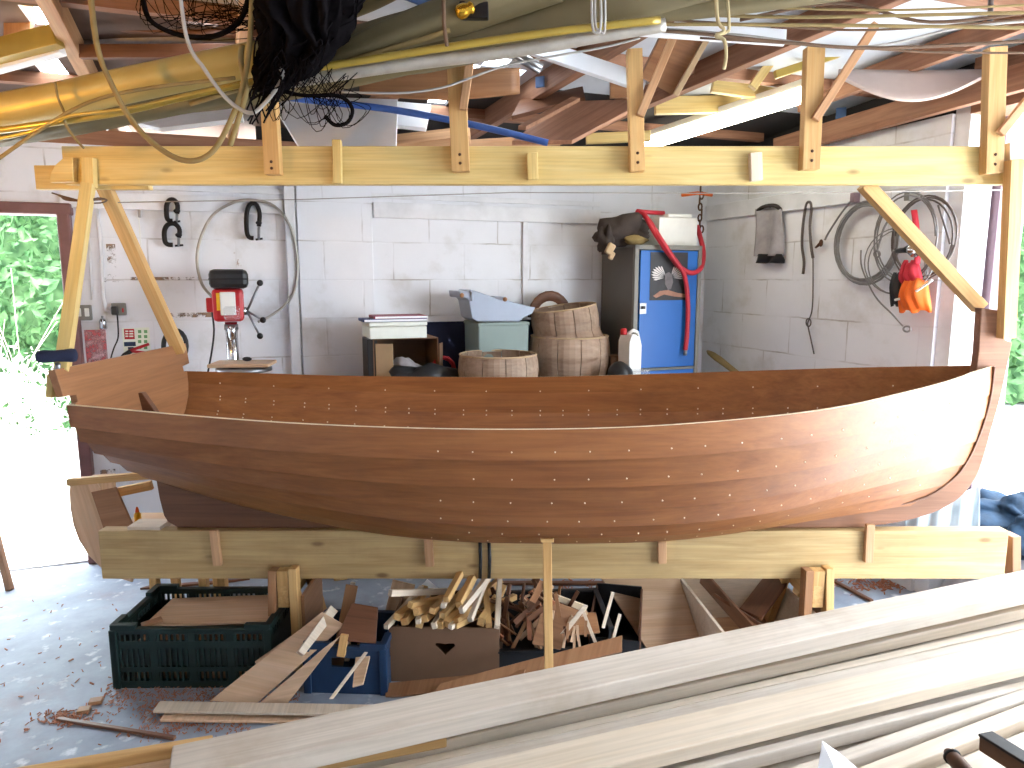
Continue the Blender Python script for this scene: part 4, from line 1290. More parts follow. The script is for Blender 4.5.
board('batten', at(68, 482, 2.93), at(150, 475, 2.96), .03, .03, M_['pine'], up=(0, -1, 0), label='level pine batten lying across the top of the rudder blade', cat='batten')
board('batten', at(118, 492, 3.10), at(152, 485, 3.12), .04, .03, M_['pine'], up=(0, -1, 0), label='shorter pine batten behind the board that leans on the rudder blade', cat='batten')
board('batten', at(106, 520, 3.2), at(104, 474, 3.24), .10, .02, M_['ply_pale'], up=(0, -1, 0), label='upright wooden offcut behind the level pine batten', cat='batten')

# ---- services on the wall beside the doorway
WN = -W                                      # out of the back wall
def wbox(mb, px0, px1, py0, py1, d, off=0.0):
    a, b = onback(px0, py0), onback(px1, py1)
    x0, x1 = (a - CORNER).dot(U), (b - CORNER).dot(U)
    return mb.box(((x0 + x1) / 2, -off - d / 2, (a.z + b.z) / 2), (abs(x1 - x0), d, abs(a.z - b.z)), MBACK)
so1 = empty('wall_socket', onback(84, 312, .02), TH, 'grey double socket on the wall just right of the doorway', 'socket')
mb = MB(); wbox(mb, 76, 93, 305, 320, .035); mb.build('back_box', M_['locker_grey'], so1, bevel=.004)
mb = MB(); wbox(mb, 78, 83, 308, 316, .012, .035); wbox(mb, 86, 91, 308, 316, .012, .035); mb.build('switch', M_['white_plastic'], so1, bevel=.002)
so2 = empty('wall_socket', onback(119, 309, .02), TH, 'grey socket with black plug and trailing cable above the safety sign', 'socket')
mb = MB(); wbox(mb, 112, 127, 303, 315, .035); mb.build('back_box', M_['locker_grey'], so2, bevel=.004)
pl_ = mb = MB(); wbox(mb, 113, 120, 306, 314, .04, .035); plug = mb.build('plug', M_['black'], so2, bevel=.006)
mb = MB(); mb.tube(smooth([onback(117, 313, .06), onback(118, 325, .05), onback(118, 338, .03), onback(114, 348, .03), onback(111, 358, .04), onback(109, 372, .04)], 5), .004, 6); mb.build('cable', M_['black'], so2)
mb = MB(); wbox(mb, 123, 125, 308, 312, .004, .035); mb.build('switch', M_['red'], so2)
mb = MB(); mb.tube([onback(96, 205, .02), onback(101, 250, .02), onback(103, 298, .02), onback(106, 310, .02), onback(112, 311, .02)], .011, 8)
tag(mb.build('conduit_pipe', M_['whitewood']), 'white painted conduit running down the wall to the sockets', 'conduit')
mb = MB(); mb.tube([onback(88, 225, .01), onback(92, 300, .01)], .006, 6); tag(mb.build('conduit_pipe', M_['whitewood']), 'thinner white cable running down to the double socket', 'conduit')
hk = empty('wall_fitting', onback(103, 324, .02), TH, 'small chrome fitting on the wall above the red paint smear', 'fitting')
mb = MB(); p = onback(103, 324, .03); mb.lathe([(.016, -.03), (.02, -.02), (.018, .0), (.02, .012), (.012, .03)], 16, Matrix.Translation(p)); mb.build('body', M_['chrome'], hk)
mb = MB(); mb.tube([p + V((0, 0, .028)), p + V((0, 0, .045))], .006, 8); mb.build('stem', M_['steel'], hk)
# red paint smear on the wall: a paper-thin coat of paint
m, nt, b = newmat('red_paint_smear')
b.inputs['Base Color'].default_value = srgb(188, 104, 110); b.inputs['Roughness'].default_value = .7
nz = N(nt, 'ShaderNodeTexNoise', Scale=16.0, Detail=6.0, Roughness=.7); nt.links.new(coords(nt, (1, 1, 1)), nz.inputs['Vector'])
al = ramp(nt, nz.outputs['Fac'], [(.36, (.12, .12, .12, 1)), (.62, (.7, .7, .7, 1))]); nt.links.new(al, b.inputs['Alpha'])
mb = MB(); wbox(mb, 84, 109, 330, 372, .002, .0005); tag(mb.build('trim_16', m), kind='structure')
# brown flaked patch on the wall
m2, nt, b = newmat('flaked_plaster')
b.inputs['Base Color'].default_value = srgb(166, 138, 116); b.inputs['Roughness'].default_value = .8
nz = N(nt, 'ShaderNodeTexNoise', Scale=8.0, Detail=8.0, Roughness=.75); nt.links.new(coords(nt, (1, 1, 1)), nz.inputs['Vector'])
al = ramp(nt, nz.outputs['Fac'], [(.49, (0, 0, 0, 1)), (.57, (.7, .7, .7, 1))]); nt.links.new(al, b.inputs['Alpha'])
mb = MB(); wbox(mb, 106, 117, 244, 268, .002, .0005); wbox(mb, 104, 124, 274, 282, .002, .0005); wbox(mb, 130, 200, 277, 280, .002, .0005); wbox(mb, 170, 215, 313, 317, .002, .0005); wbox(mb, 100, 118, 470, 500, .002, .0005)
tag(mb.build('trim_17', m2), kind='structure')
# safety sign
sg = empty('safety_sign', onback(137, 353, .005), TH, 'small white safety notice with red panel and green pictures', 'sign')
mb = MB(); wbox(mb, 122, 151, 328, 353, .004); mb.build('plate', M_['sign_white'], sg)
mb = MB(); wbox(mb, 124, 135, 329, 339, .002, .004); mb.build('panel', M_['red'], sg)
mb = MB()
for y in (330.5, 333, 335.5): wbox(mb, 125.5, 128.5, y, y + 1.3, .001, .006); wbox(mb, 129.5, 133.5, y, y + 1.3, .001, .006)
mb.build('lettering', M_['sign_white'], sg)
mb = MB()
for x in (138, 144):
    for y in (330, 335, 340, 346): wbox(mb, x, x + 3.5, y, y + 3, .001, .004)
mb.build('pictogram', M_['sign_green'], sg)
mb = MB(); wbox(mb, 124, 136, 342, 346, .001, .004); wbox(mb, 128, 134, 347, 351, .001, .004); mb.build('symbol', M_['blue_crate'], sg)
# bolt cutters with red handles
bcut = empty('bolt_cutters', onback(132, 352, .06), TH, 'red handled bolt cutters hanging below the safety sign', 'cutters')
for e in ((149, 344), (149, 353)):
    mb = MB(); mb.tube([onback(129, 351, .07), onback(139, (351 + e[1]) / 2, .07), onback(*e, .07)], .008, 8); mb.build('handle', M_['red'], bcut)
mb = MB(); mb.tube([onback(131, 351, .07), onback(124, 355, .07), onback(118, 361, .07)], [.013, .011, .005], 8); mb.build('jaw', M_['black_iron'], bcut)
mb = MB(); pts = []
for k in range(26):
    a = 2 * PI * k / 20
    pts.append(onback(175 + 11.5 * math.cos(a), 346 + 16 * math.sin(a), .05 + .004 * (k / 20)))
mb.tube(pts, .013, 8); tag(mb.build('cable_coil', M_['black'],), 'thick black cable coil hanging behind the far corner of the transom', 'coil')

# ---- tools hanging on the rail
def gclamp(cx, y0, y1, wpx, label):
    c = empty('clamp', onback(cx, (y0 + y1) / 2, .03), TH, label, 'clamp', 'clamps hanging on the rail')
    P = lambda x, y, o=.05: onback(cx + x * wpx, y0 + (y1 - y0) * y, o)
    mb = MB(); mb.tube(smooth([P(.45, .62), P(.5, .25), P(.2, .0), P(-.25, .02), P(-.5, .3), P(-.48, .75), P(-.3, .92), P(.05, .95)], 4), .013, 8); mb.build('frame', M_['black_iron'], c)
    mb = MB(); mb.tube([P(.45, .55), P(.45, 1.0)], .008, 8); mb.build('screw', M_['steel'], c)
    mb = MB(); mb.tube([P(.2, .99), P(.75, .96)], .006, 6); mb.build('bar', M_['black_iron'], c)
    mb = MB(); mb.lathe([(.016, 0), (.018, .01), (.01, .018)], 12, Matrix.Translation(P(.45, .56))); mb.build('pad', M_['black_iron'], c)
    return c
gclamp(172, 200, 222, 11, 'black clamp hanging highest, topmost of the hooked pair left of the drill press')
gclamp(172, 224, 246, 15, 'black clamp hooked beneath another clamp left of the drill press')
gclamp(253, 204, 240, 13, 'black clamp with long screw hanging alone above the drill press')
hs = empty('scraper', onback(143, 228, .02), TH, 'white bladed scraper hanging from a hook on the rail', 'scraper')
mb = MB(); wbox(mb, 138.5, 142, 216, 246, .004, .02); mb.build('blade', M_['white_plastic'], hs)
mb = MB(); wbox(mb, 138, 142, 206, 218, .014, .015); mb.build('handle', M_['steel'], hs, bevel=.003)
mb = MB(); pts = smooth([onback(x, y, o) for x, y, o in ((213, 298, .20), (202, 284, .08), (197, 262, .05), (200, 240, .05), (212, 216, .05), (232, 203, .06), (252, 200, .06), (274, 206, .06), (290, 226, .06), (297, 255, .06), (296, 285, .06), (286, 304, .06), (270, 316, .08), (258, 322, .10))], 5)
mb.tube(pts, .008, 6); tag(mb.build('hose_loop', M_['grey_alu']), 'thin grey hose looped in a big circle on the wall around the drill press', 'hose')

# ---- drill press
dq = .38
dp = empty('drill_press', onback(232, 368, dq), TH, 'red bench drill press with black belt cover and chrome column', 'drill')
P = lambda x, y, o=dq: onback(x, y, o)
ppx = (P(233, 300) - P(232, 300)).length
mb = MB(); c0 = P(229, 279); MD = Matrix.Translation(c0) @ Matrix.Rotation(TH, 4, 'Z')
mb.box((0, .06, 0), (.19, .32, .10), MD); mb.build('belt_cover', M_['black'], dp, bevel=.025)
mb = MB(); mb.box((0, 0.05, 0), (.192, .322, .006), MD); mb.build('cover_band', M_['black_iron'], dp, bevel=.002)
c1 = P(228.5, 305); MD = Matrix.Translation(c1) @ Matrix.Rotation(TH, 4, 'Z')
mb = MB(); mb.box((0, .03, .0), (.150, .20, .17), MD, taper=1.04); mb.build('head', M_['red'], dp, bevel=.02)
mb = MB(); mb.box((0, -.075, .01), (.075, .02, .12), MD); mb.build('depth_plate', M_['white_plastic'], dp, bevel=.004)
mb = MB(); mb.box((-.045, -.072, .02), (.02, .012, .09), MD); mb.build('label_strip', M_['yellow'], dp)
mb = MB(); mb.lathe([(.036, -.03), (.04, -.02), (.04, .03), (.03, .04)], 18, Matrix.Translation(P(232, 314, dq + .09))); mb.build('chuck_guard', M_['clear'], dp)
mb = MB(); mb.lathe([(.012, -.05), (.02, -.035), (.022, .0), (.018, .02)], 16, Matrix.Translation(P(232, 330, dq + .09))); mb.build('chuck', M_['chrome'], dp)
mb = MB(); mb.box((0, 0, 0), (.035, .04, .075), Matrix.Translation(P(210, 305, dq + .02)) @ Matrix.Rotation(TH, 4, 'Z')); mb.build('switch_box', M_['red'], dp, bevel=.006)
top, bot = P(231, 322), P(231, 362)
colz = .95
mb = MB(); mb.tube([top, V((top.x, top.y, colz))], .031, 18); mb.build('column', M_['chrome'], dp)
mb = MB(); mb.tube([V((top.x, top.y, z)) for z in (P(0, 329).z, P(0, 335).z)], .036, 18); mb.build('collar', M_['steel'], dp)
tc = P(244, 366, dq + .14)
mb = MB(); mb.lathe([(.13, -.012), (.14, -.008), (.14, .008), (.13, .012)], 28, Matrix.Translation(tc + V((0, 0, -.016)))); mb.build('table', M_['steel'], dp)
mb = MB(); mb.box((0, 0, 0), (.30, .20, .018), Matrix.Translation(tc + V((-.005, 0, .012))) @ Matrix.Rotation(.1, 4, 'Z')); mb.build('table_board', M_['ply_pale'], dp, bevel=.003)
mb = MB(); mb.bar(V((top.x, top.y, tc.z - .03)), tc + V((0, 0, -.03)), .06, .04); mb.build('table_arm', M_['black_iron'], dp)
mb = MB(); mb.ball(P(247, 359, dq + .14), .02, 8, (1.3, 1, .6)); mb.build('wing_knob', M_['black'], dp)
mb = MB(); mb.box((0, 0, .02), (.24, .36, .04), Matrix.Translation(V((top.x, top.y, .925)) - W * .05) @ Matrix.Rotation(TH, 4, 'Z')); mb.build('base', M_['black_iron'], dp, bevel=.006)
hub = P(247, 311, dq + .04)
mb = MB(); mb.tube([P(238, 311, dq + .02), hub], .022, 12); mb.build('feed_hub', M_['chrome'], dp)
for e in ((260, 283), (263, 320), (260, 336)):
    q = P(*e, dq + .04)
    mb = MB(); mb.tube([hub, q], .006, 6); f = mb.build('feed_handle', M_['steel'], dp)
    mb = MB(); mb.ball(q, .017, 10); mb.build('knob', M_['black'], f)
mb = MB(); mb.tube(smooth([P(212, 312), P(214, 330), P(212, 350), P(208, 372)], 4), .005, 6); mb.build('cable', M_['black'], dp)

# ------------------------------------------------------------------ workbench along the back wall and what stands on it
BZ = .94
sl_ = (CORNER - onback(634, 300, .50)).dot(U)
s0, s1 = sl_ + .02, (CORNER - onback(196, 370, .3)).dot(U)
wk = empty('workbench', room((s0 + s1) / 2, .34), TH, 'long wooden workbench against the white wall behind the boat', 'workbench')
board('bench_top', room(s0, .41, BZ - .025), room(s1, .41, BZ - .025), .74, .05, M_['ply'], parent=wk)
board('bench_extension', room(sl_ - .16, .655, BZ - .025), room(sl_ + .02, .655, BZ - .025), .25, .05, M_['ply'], parent=wk)
for k in range(5):
    s = s0 + .08 + (s1 - s0 - .16) * k / 4
    for q in (.10, .72):
        board('leg', room(s, q, 0), room(s, q, BZ - .05), .07, .07, M_['pine'], up=W, parent=wk)
board('front_rail', room(s0 + .04, .765, BZ - .11), room(s1 - .04, .765, BZ - .11), .12, .025, M_['pine'], up=-W, parent=wk)


def bframe(px, q, z=BZ, rz=0.0):
    p = onback(px, 340, q); p = V((p.x, p.y, z))
    return p, Matrix.Translation(p) @ Matrix.Rotation(TH + rz, 4, 'Z')


def bw(px0, px1, q): return (onback(px1, 340, q) - onback(px0, 340, q)).length
def bz(py, px, q): return onback(px, py, q).z

# navy panel leaning at the back
a, b = onback(424, 340, .025), onback(598, 340, .025)
t_ = bz(320.5, 500, .025)
board('navy_panel', V((a.x, a.y, (BZ + t_) / 2)), V((b.x, b.y, (BZ + t_) / 2)), t_ - BZ, .03, M_['navy'], up=WN, label='dark navy panel standing on the bench against the white wall', cat='panel')
# cardboard box on its side, with dark bag
p, M = bframe(401, .30)
wd, hh = bw(370, 432, .30), bz(338.5, 400, .45) - BZ
cb = empty('cardboard_carton', p, TH, 'opened cardboard carton on the bench under the white foam box', 'box')
for nm, c, s in (('side_panel', (-wd / 2, 0, hh / 2), (.006, .3, hh)), ('side_panel', (wd / 2, 0, hh / 2), (.006, .3, hh)), ('top_panel', (0, 0, hh - .003), (wd, .3, .006)), ('back_panel', (0, .15, hh / 2), (wd, .006, hh)), ('bottom_panel', (0, 0, .004), (wd, .3, .006))):
    mb = MB(); mb.box(c, s, M); mb.build(nm, M_['cardboard'], cb)
mb = MB(); mb.box((0, 0, 0), (.10, .006, hh * .9), M @ Matrix.Translation(V((-wd / 2 + .055, -.17, hh / 2 - .01))) @ Matrix.Rotation(-.5, 4, 'Z')); mb.build('flap', M_['cardboard_pale'], cb)
mb = MB(); mb.box((0, 0, 0), (.08, .006, hh * .8), M @ Matrix.Translation(V((wd / 2 + .012, -.17, hh / 2))) @ Matrix.Rotation(1.1, 4, 'Z')); mb.build('flap', M_['cardboard'], cb)
p2, M2 = bframe(369.5, .34)
mb = MB(); mb.box((0, 0, hh / 2), (.055, .2, hh), M2); tag(mb.build('black_case', M_['black'], bevel=.004), 'narrow black case standing left of the cardboard carton', 'case')
# white foam box with books on it
zf = BZ + hh + .002
p, M = bframe(394, .33, zf)
wd = bw(366, 423, .45); h2 = bz(322, 394, .48) - zf
fb = empty('foam_box', p, TH, 'white foam box lying on the cardboard carton', 'box')
mb = MB(); mb.box((0, 0, h2 * .36), (wd, .30, h2 * .72), M); mb.build('body', M_['poly'], fb, bevel=.006)
mb = MB(); mb.box((0, 0, h2 * .87), (wd + .006, .305, h2 * .25), M); mb.build('lid', M_['poly'], fb, bevel=.006)
zb2 = zf + h2 + .001
p, M = bframe(393, .38, zb2)
for k, (nm, mt, lab, dx, ww) in enumerate((('book', 'book_blue', 'flat blue covered book lying on the white foam box', 0, .36), ('book', 'book_red', 'red covered book lying on top of the blue book', .03, .30))):
    pp = p + U * dx + V((0, 0, .017 * k))
    bk = empty(nm, pp, TH, lab, 'book', 'books on the foam box')
    Mb = MW[bk.name]
    mb = MB(); mb.box((0, 0, .008), (ww, .2, .016), Mb); mb.build('cover', M_[mt], bk, bevel=.002)
    mb = MB(); mb.box((.004, -.003, .008), (ww - .004, .2, .011), Mb); mb.build('pages', M_['paper'], bk)
def lump(name, c, r, sc, mat, label, cat, amp=.25, seed=1, rz=TH, parent=None, n=28, tagit=True):
    """crumpled bag / bundle of cloth"""
    rr = random.Random(seed)
    ph = [(rr.uniform(2, 6), rr.uniform(2, 6), rr.uniform(2, 6), rr.uniform(0, 6)) for _ in range(6)]
    M = Matrix.Translation(V(c)) @ Matrix.Rotation(rz, 4, 'Z')
    def fn(u, v):
        th, a = PI * v, 2 * PI * u
        d = V((math.sin(th) * math.cos(a), math.sin(th) * math.sin(a), math.cos(th)))
        k = 1 + amp * sum(math.sin(f[0] * d.x + f[3]) * math.sin(f[1] * d.y + f[3] * 2) * math.sin(f[2] * d.z + f[3] * 3) for f in ph) / 2
        k += amp * .3 * abs(math.sin(9 * d.x + 4 * d.z + seed)) 
        q = V((d.x * r * sc[0] * k, d.y * r * sc[1] * k, d.z * r * sc[2] * k))
        q.z = max(q.z, -r * sc[2] * .9)
        return M @ q
    mb = MB(); mb.grid(fn, n, n // 2)
    o = mb.build(name, mat, parent)
    return tag(o, label, cat) if tagit else o
p, M = bframe(424, .52)
lump('bag', p + V((0, 0, .065)), .1, (2.2, .9, 1.0), M_['black'], 'crumpled black plastic bag on the bench in front of the carton', 'bag', seed=3)
p, M = bframe(404, .42)
lump('bag', p + V((0, 0, .10)), .075, (1.2, 1, 1.3), M_['fabric_grey'], 'grey crumpled bag inside the opened cardboard carton', 'bag', seed=8)
mb = MB(); p, M = bframe(444, .42)
pts = []
for k in range(44):
    a = k * .55
    pts.append(M @ V((.075 * math.cos(a) * (1 - k * .006), .02 + .01 * math.sin(a * .7), .12 + .085 * math.sin(a) * (1 - k * .006))))
mb.tube(pts, .005, 6); tag(mb.build('cable_coil', M_['red_hose']), 'thin dark red cable coil between the black bag and the grey green bin', 'coil')
# grey-green bin + grey moulded tray on it
p, M = bframe(496, .22)
wd = bw(471, 521, .42); h3 = bz(322.5, 497, .40) - BZ
gb = empty('storage_bin', p, TH, 'grey green rectangular plastic bin under the grey moulded tray', 'bin')
mb = MB(); mb.box((0, 0, h3 / 2), (wd, .30, h3), M, taper=1.03); mb.build('body', M_['grey_green'], gb, bevel=.01)
mb = MB(); mb.box((0, 0, h3 - .012), (wd * 1.05, .32, .02), M); mb.build('rim', M_['grey_green'], gb, bevel=.006)
mz = BZ + h3 + .001
pl2 = [onback(x, y, .40) for x, y in ((460, 290.5), (470, 291), (471, 289), (475, 290), (502, 299.5), (505, 296), (508, 300), (530, 306), (537, 307), (534, 313), (525, 318), (520, 321.5), (478, 321.5), (473, 318), (470, 301), (468, 298), (461, 297.5))]
mn = min(q.z for q in pl2); dz = mz - mn
loc = [((q - CORNER).dot(U), q.z + dz) for q in pl2]
tray = empty('moulded_tray', V((pl2[8].x, pl2[8].y, mz)), TH, 'pale blue grey moulded plastic tray with a spout on the bin', 'tray')
MP = Matrix(((U.x, 0, W.x, CORNER.x - W.x * .26), (U.y, 0, W.y, CORNER.y - W.y * .26), (0, 1, 0, 0), (0, 0, 0, 1)))
mb = MB(); mb.prism(loc, .24, MP); mb.build('shell', M_['grey_blue'], tray, bevel=.008)
q = onback(472, 296, .39); mb = MB(); mb.box((0, 0, 0), (.012, .26, .055), Matrix.Translation(V((q.x, q.y, q.z + dz)) + W * .12) @ Matrix.Rotation(TH, 4, 'Z')); mb.build('lip', M_['grey_blue'], tray, bevel=.004)
for px in (462, 505):
    q = onback(px, 295 if px < 480 else 299, .41); mb = MB(); mb.ball(V((q.x, q.y, q.z + dz)), .014, 8, (1, .6, 1)); mb.build('clip', M_['ply'], tray)


def stave_tub(name, px0, px1, py0, py1, q, label, tilt=0.0, flare=.86, dark_rim=True, zb=None, up=None):
    """open tub of bent wooden staves"""
    r = bw(px0, px1, q) / 2
    z0 = bz(py1, (px0 + px1) / 2, q + r * .8) if zb is None else zb
    h = bz(py0, (px0 + px1) / 2, q + r * .6) - z0
    p, _ = bframe((px0 + px1) / 2, q, z0)
    t = empty(name, p, TH, label, 'tub')
    M = MW[t.name] @ Matrix.Rotation(tilt, 4, 'Y')
    mb = MB()
    nst = 11
    for k in range(nst):
        a0, a1 = 2 * PI * k / nst + .012, 2 * PI * (k + 1) / nst - .012
        rows = [(flare, 0), (.97, .35), (1.0, .6), (.98, .85), (.95, 1.0)]
        sub = 4
        vs, fs = [], []
        for i, (f, zz) in enumerate(rows):
            for j in range(sub + 1):
                a = a0 + (a1 - a0) * j / sub
                bulge = 1 + .02 * math.sin(PI * j / sub)
                for rr in (r * f * bulge, r * f * bulge - .014):
                    vs.append((rr * math.cos(a), rr * math.sin(a), zz * h * (1 + (.03 * math.sin(k * 2.3) if i == len(rows) - 1 else 0))))
        n2 = (sub + 1) * 2
        for i in range(len(rows) - 1):
            for j in range(sub):
                A, B = i * n2 + j * 2, (i + 1) * n2 + j * 2
                fs += [(A, A + 2, B + 2, B), (A + 1, B + 1, B + 3, A + 3)]
            A, B = i * n2, (i + 1) * n2
            fs += [(A, B, B + 1, A + 1), (A + sub * 2, A + sub * 2 + 1, B + sub * 2 + 1, B + sub * 2)]
        T = (len(rows) - 1) * n2
        for j in range(sub):
            fs.append((T + j * 2, T + j * 2 + 2, T + j * 2 + 3, T + j * 2 + 1)); fs.append((j * 2, j * 2 + 1, j * 2 + 3, j * 2 + 2))
        mb.add(vs, fs, smooth=False, M=M)
    mb.build('stave_wall', M_['leather'], t)
    mb = MB(); mb.lathe([(r * flare * .97, .004), (r * flare * .97, .014)], 24, M); mb.build('base', M_['ply_dark'], t)
    mb = MB(); mb.tube([M @ V((r * .955 * math.cos(a), r * .955 * math.sin(a), h)) for a in [2 * PI * k / 28 for k in range(28)]], .006, 6, closed=True); mb.build('rim', M_['cardboard_pale'], t)
    return t, h


t1, h1 = stave_tub('stave_tub', 533, 606, 338, 371, .33, 'wide wooden tub of bent staves, under a smaller tilted tub', zb=BZ)
t2, _ = stave_tub('stave_tub', 537, 598, 308, 338, .33, 'smaller tilted wooden tub resting inside the wider stave tub', tilt=-.14, flare=1.08, zb=BZ + h1 - .035)
t3, _ = stave_tub('stave_tub', 460, 536, 357, 374, .585, 'shallow wooden tub in front of the grey green bin', flare=.7, zb=BZ - .0)
mb = MB(); pts = []
p, M = bframe(549, .12)
zc = bz(312, 549, .2)
for k in range(13):
    a = -.25 + PI * 1.1 * k / 12
    pts.append(p + U * (.115 * math.cos(a)) + V((0, 0, zc - BZ - .03 + .125 * math.sin(a))))
mb.tube(pts, .03, 8, squash=(.5, 1.4)); tag(mb.build('leather_hoop', M_['ply_dark']), 'brown leather covered hoop standing behind the tilted tub', 'hoop')
mb = MB(); mb.lathe([(.085, -.01), (.09, 0), (.085, .01)], 24, Matrix.Translation(p + V((0, 0, zc - BZ - .02))) @ Matrix.Rotation(TH, 4, 'Z') @ Matrix.Rotation(PI / 2, 4, 'X')); tag(mb.build('white_disc', M_['white_plastic']), 'round white disc leaning inside the brown leather hoop', 'disc')
# jerrycan etc.
p, M = bframe(630, .62)
jc = empty('jerrycan', p, TH, 'white plastic jerrycan with red cap beside the locker', 'jerrycan')
hh = bz(334, 628, .65) - BZ; wd = bw(621, 633.5, .65)
mb = MB()
prof = [(-.5, 0), (.5, 0), (.5, .8), (.36, .94), (.1, .97), (.05, 1), (-.30, 1), (-.5, .85)]
mb.prism([(x * wd, z * hh) for x, z in prof], .14, M @ Matrix(((1, 0, 0, 0), (0, 0, -1, 0), (0, 1, 0, 0), (0, 0, 0, 1)))); mb.build('body', M_['white_plastic'], jc, bevel=.012)
mb = MB(); mb.lathe([(.02, hh * .98), (.021, hh * 1.0), (.02, hh * 1.09), (.012, hh * 1.1)], 14, M @ Matrix.Translation(V((-.045, 0, 0)))); mb.build('cap', M_['red'], jc)
mb = MB(); mb.tube([M @ V(q) for q in ((-.01, 0, hh), (.02, 0, hh * 1.06), (.05, 0, hh * 1.02), (.058, 0, hh * .9))], .011, 8); mb.build('handle', M_['white_plastic'], jc)
p, M = bframe(613.5, .46)
mb = MB(); mb.box((0, 0, .09), (.085, .1, .17), M); tag(mb.build('brown_carton', M_['cardboard'], bevel=.004), 'small brown carton between the wide stave tub and the jerrycan', 'box')
p, M = bframe(621, .72)
lump('bundle', p + V((0, 0, .08)), .075, (1, 1, 1.1), M_['black'], 'dark rounded bundle in front of the jerrycan', 'bundle', amp=.08, seed=4)
p, M = bframe(641, .70, BZ)
ct = empty('plastic_tub', p, TH, 'small clear plastic tub on the bench in front of the blue locker', 'tub')
mb = MB(); mb.lathe([(.046, .002), (.054, .05), (.058, .105)], 20, M, cap=False); mb.build('body', M_['clear'], ct)
mb = MB(); mb.lathe([(.058, .10), (.062, .104), (.062, .112), (.056, .113)], 20, M); mb.build('lid', M_['clear'], ct)
p, M = bframe(568, .70)
mb = MB(); mb.box((0, 0, .035), (.36, .07, .06), M); tag(mb.build('blue_case', M_['grey_blue'], bevel=.01), 'low pale blue case in front of the wide stave tub', 'case')
# ------------------------------------------------------------------ locker in the corner
LQF = .50                                   # distance of its front from the back wall
sl, sr = (CORNER - onback(634, 300, LQF)).dot(U), (CORNER - onback(700.5, 300, LQF)).dot(U)
zt = onback(634, 244.5, LQF).z
lk = empty('steel_locker', room((sl + sr) / 2, LQF / 2 + .02), TH, 'tall grey steel locker with bright blue doors in the corner', 'locker')
ML = MBACK
def lbox(nm, s0, s1, q0, q1, z0, z1, mat, par=None, bev=.003):
    mb = MB(); mb.box((-(s0 + s1) / 2, -(q0 + q1) / 2, (z0 + z1) / 2), (abs(s1 - s0), abs(q1 - q0), z1 - z0), ML); return mb.build(nm, mat, par or lk, bevel=bev)
fwid = .03
lbox('side_panel', sl, sl - .012, .05, LQF - .03, .0, zt - .01, M_['locker_side'])
lbox('side_panel', sr + .012, sr, .05, LQF - .03, .0, zt - .01, M_['locker_side'])
lbox('top_panel', sl, sr, .05, LQF - .03, zt - .02, zt, M_['locker_grey'])
lbox('back_panel', sl, sr, .05, .06, 0, zt, M_['locker_side'])
mb = MB()
for s0, s1, z0, z1 in ((sl, sl - fwid, 0, zt), (sr + fwid * .9, sr, 0, zt), (sl, sr, zt - .03, zt), (sl, sr, 0, .07)):
    mb.box((-(s0 + s1) / 2, -(LQF - .015), (z0 + z1) / 2), (abs(s1 - s0), .03, z1 - z0), ML)
mb.build('front_frame', M_['locker_grey'], lk, bevel=.003)
zd0 = onback(660, 367.5, LQF).z
d1 = lbox('door', sl - fwid - .012, sr + fwid, LQF - .025, LQF - .004, zd0, zt - .034, M_['blue_door'])
d2 = lbox('door', sl - fwid - .012, sr + fwid, LQF - .025, LQF - .004, .08, zd0 - .02, M_['blue_door'])
lbox('cross_bar', sl, sr, LQF - .03, LQF - .002, zd0 - .018, zd0 - .003, M_['locker_grey'])
def lpx(mb, x0, x1, y0, y1, d, off):
    a, b = onback(x0, y0, LQF), onback(x1, y1, LQF)
    xa, xb = (a - CORNER).dot(U), (b - CORNER).dot(U)
    mb.box(((xa + xb) / 2, -LQF - off - d / 2, (a.z + b.z) / 2), (abs(xb - xa), d, abs(a.z - b.z)), ML)
mb = MB(); lpx(mb, 639.5, 646, 303, 314, .008, -.004); h = mb.build('handle', M_['steel'], d1, bevel=.002)
mb = MB(); lpx(mb, 641, 644, 306, 309, .012, .004); mb.build('keyhole', M_['black_iron'], d1)
# poster on the door
po = empty('poster', onback(668, 299, LQF), TH, 'dark poster of a bird with spread pale wings on the locker door', 'poster')
mb = MB(); lpx(mb, 651, 686.5, 252, 300, .002, -.003); mb.build('sheet', M_['poster_dark'], po)
def ppoly(name, pts, mat, off=.0):
    qs = [onback(x, y, LQF) for x, y in pts]
    loc = [((q - CORNER).dot(U), q.z) for q in qs]
    mb = MB(); mb.prism(loc, .0008, Matrix(((U.x, 0, W.x, CORNER.x - W.x * (LQF + off)), (U.y, 0, W.y, CORNER.y - W.y * (LQF + off)), (0, 1, 0, 0), (0, 0, 0, 1)))); mb.build(name, mat, po)
def feathers(cx, cy, a0, a1, r0, r1, n):
    """fan of primaries around the wing root, plus the covert patch"""
    for k in range(n):
        a = math.radians(a0 + (a1 - a0) * (k + .5) / n); w_ = math.radians(abs(a1 - a0) / n * .40)
        r = r0 + (r1 - r0) * math.sin(PI * (k + .6) / (n + .4))
        pts = [(cx + 3 * math.cos(a), cy - 3 * math.sin(a)), (cx + r * .85 * math.cos(a - w_), cy - r * .85 * math.sin(a - w_)), (cx + r * math.cos(a), cy - r * math.sin(a)), (cx + r * .85 * math.cos(a + w_), cy - r * .85 * math.sin(a + w_))]
        ppoly('printed_feather', pts, M_['feather_white'], .0005)
feathers(666.5, 277.5, 110, 196, 12, 16, 8)
feathers(670.5, 277.5, 76, -10, 11, 15, 8)
ppoly('printed_body', [(665, 274), (669, 272), (672, 275), (673, 282), (671, 289), (668, 290), (665, 284)], M_['feather_grey'], .0010)
ppoly('printed_branch', [(653, 296), (660, 291), (668, 290), (678, 293), (685, 294), (685, 297.5), (674, 296.5), (664, 294.5), (656, 298)], M_['poster_brown'], .0006)
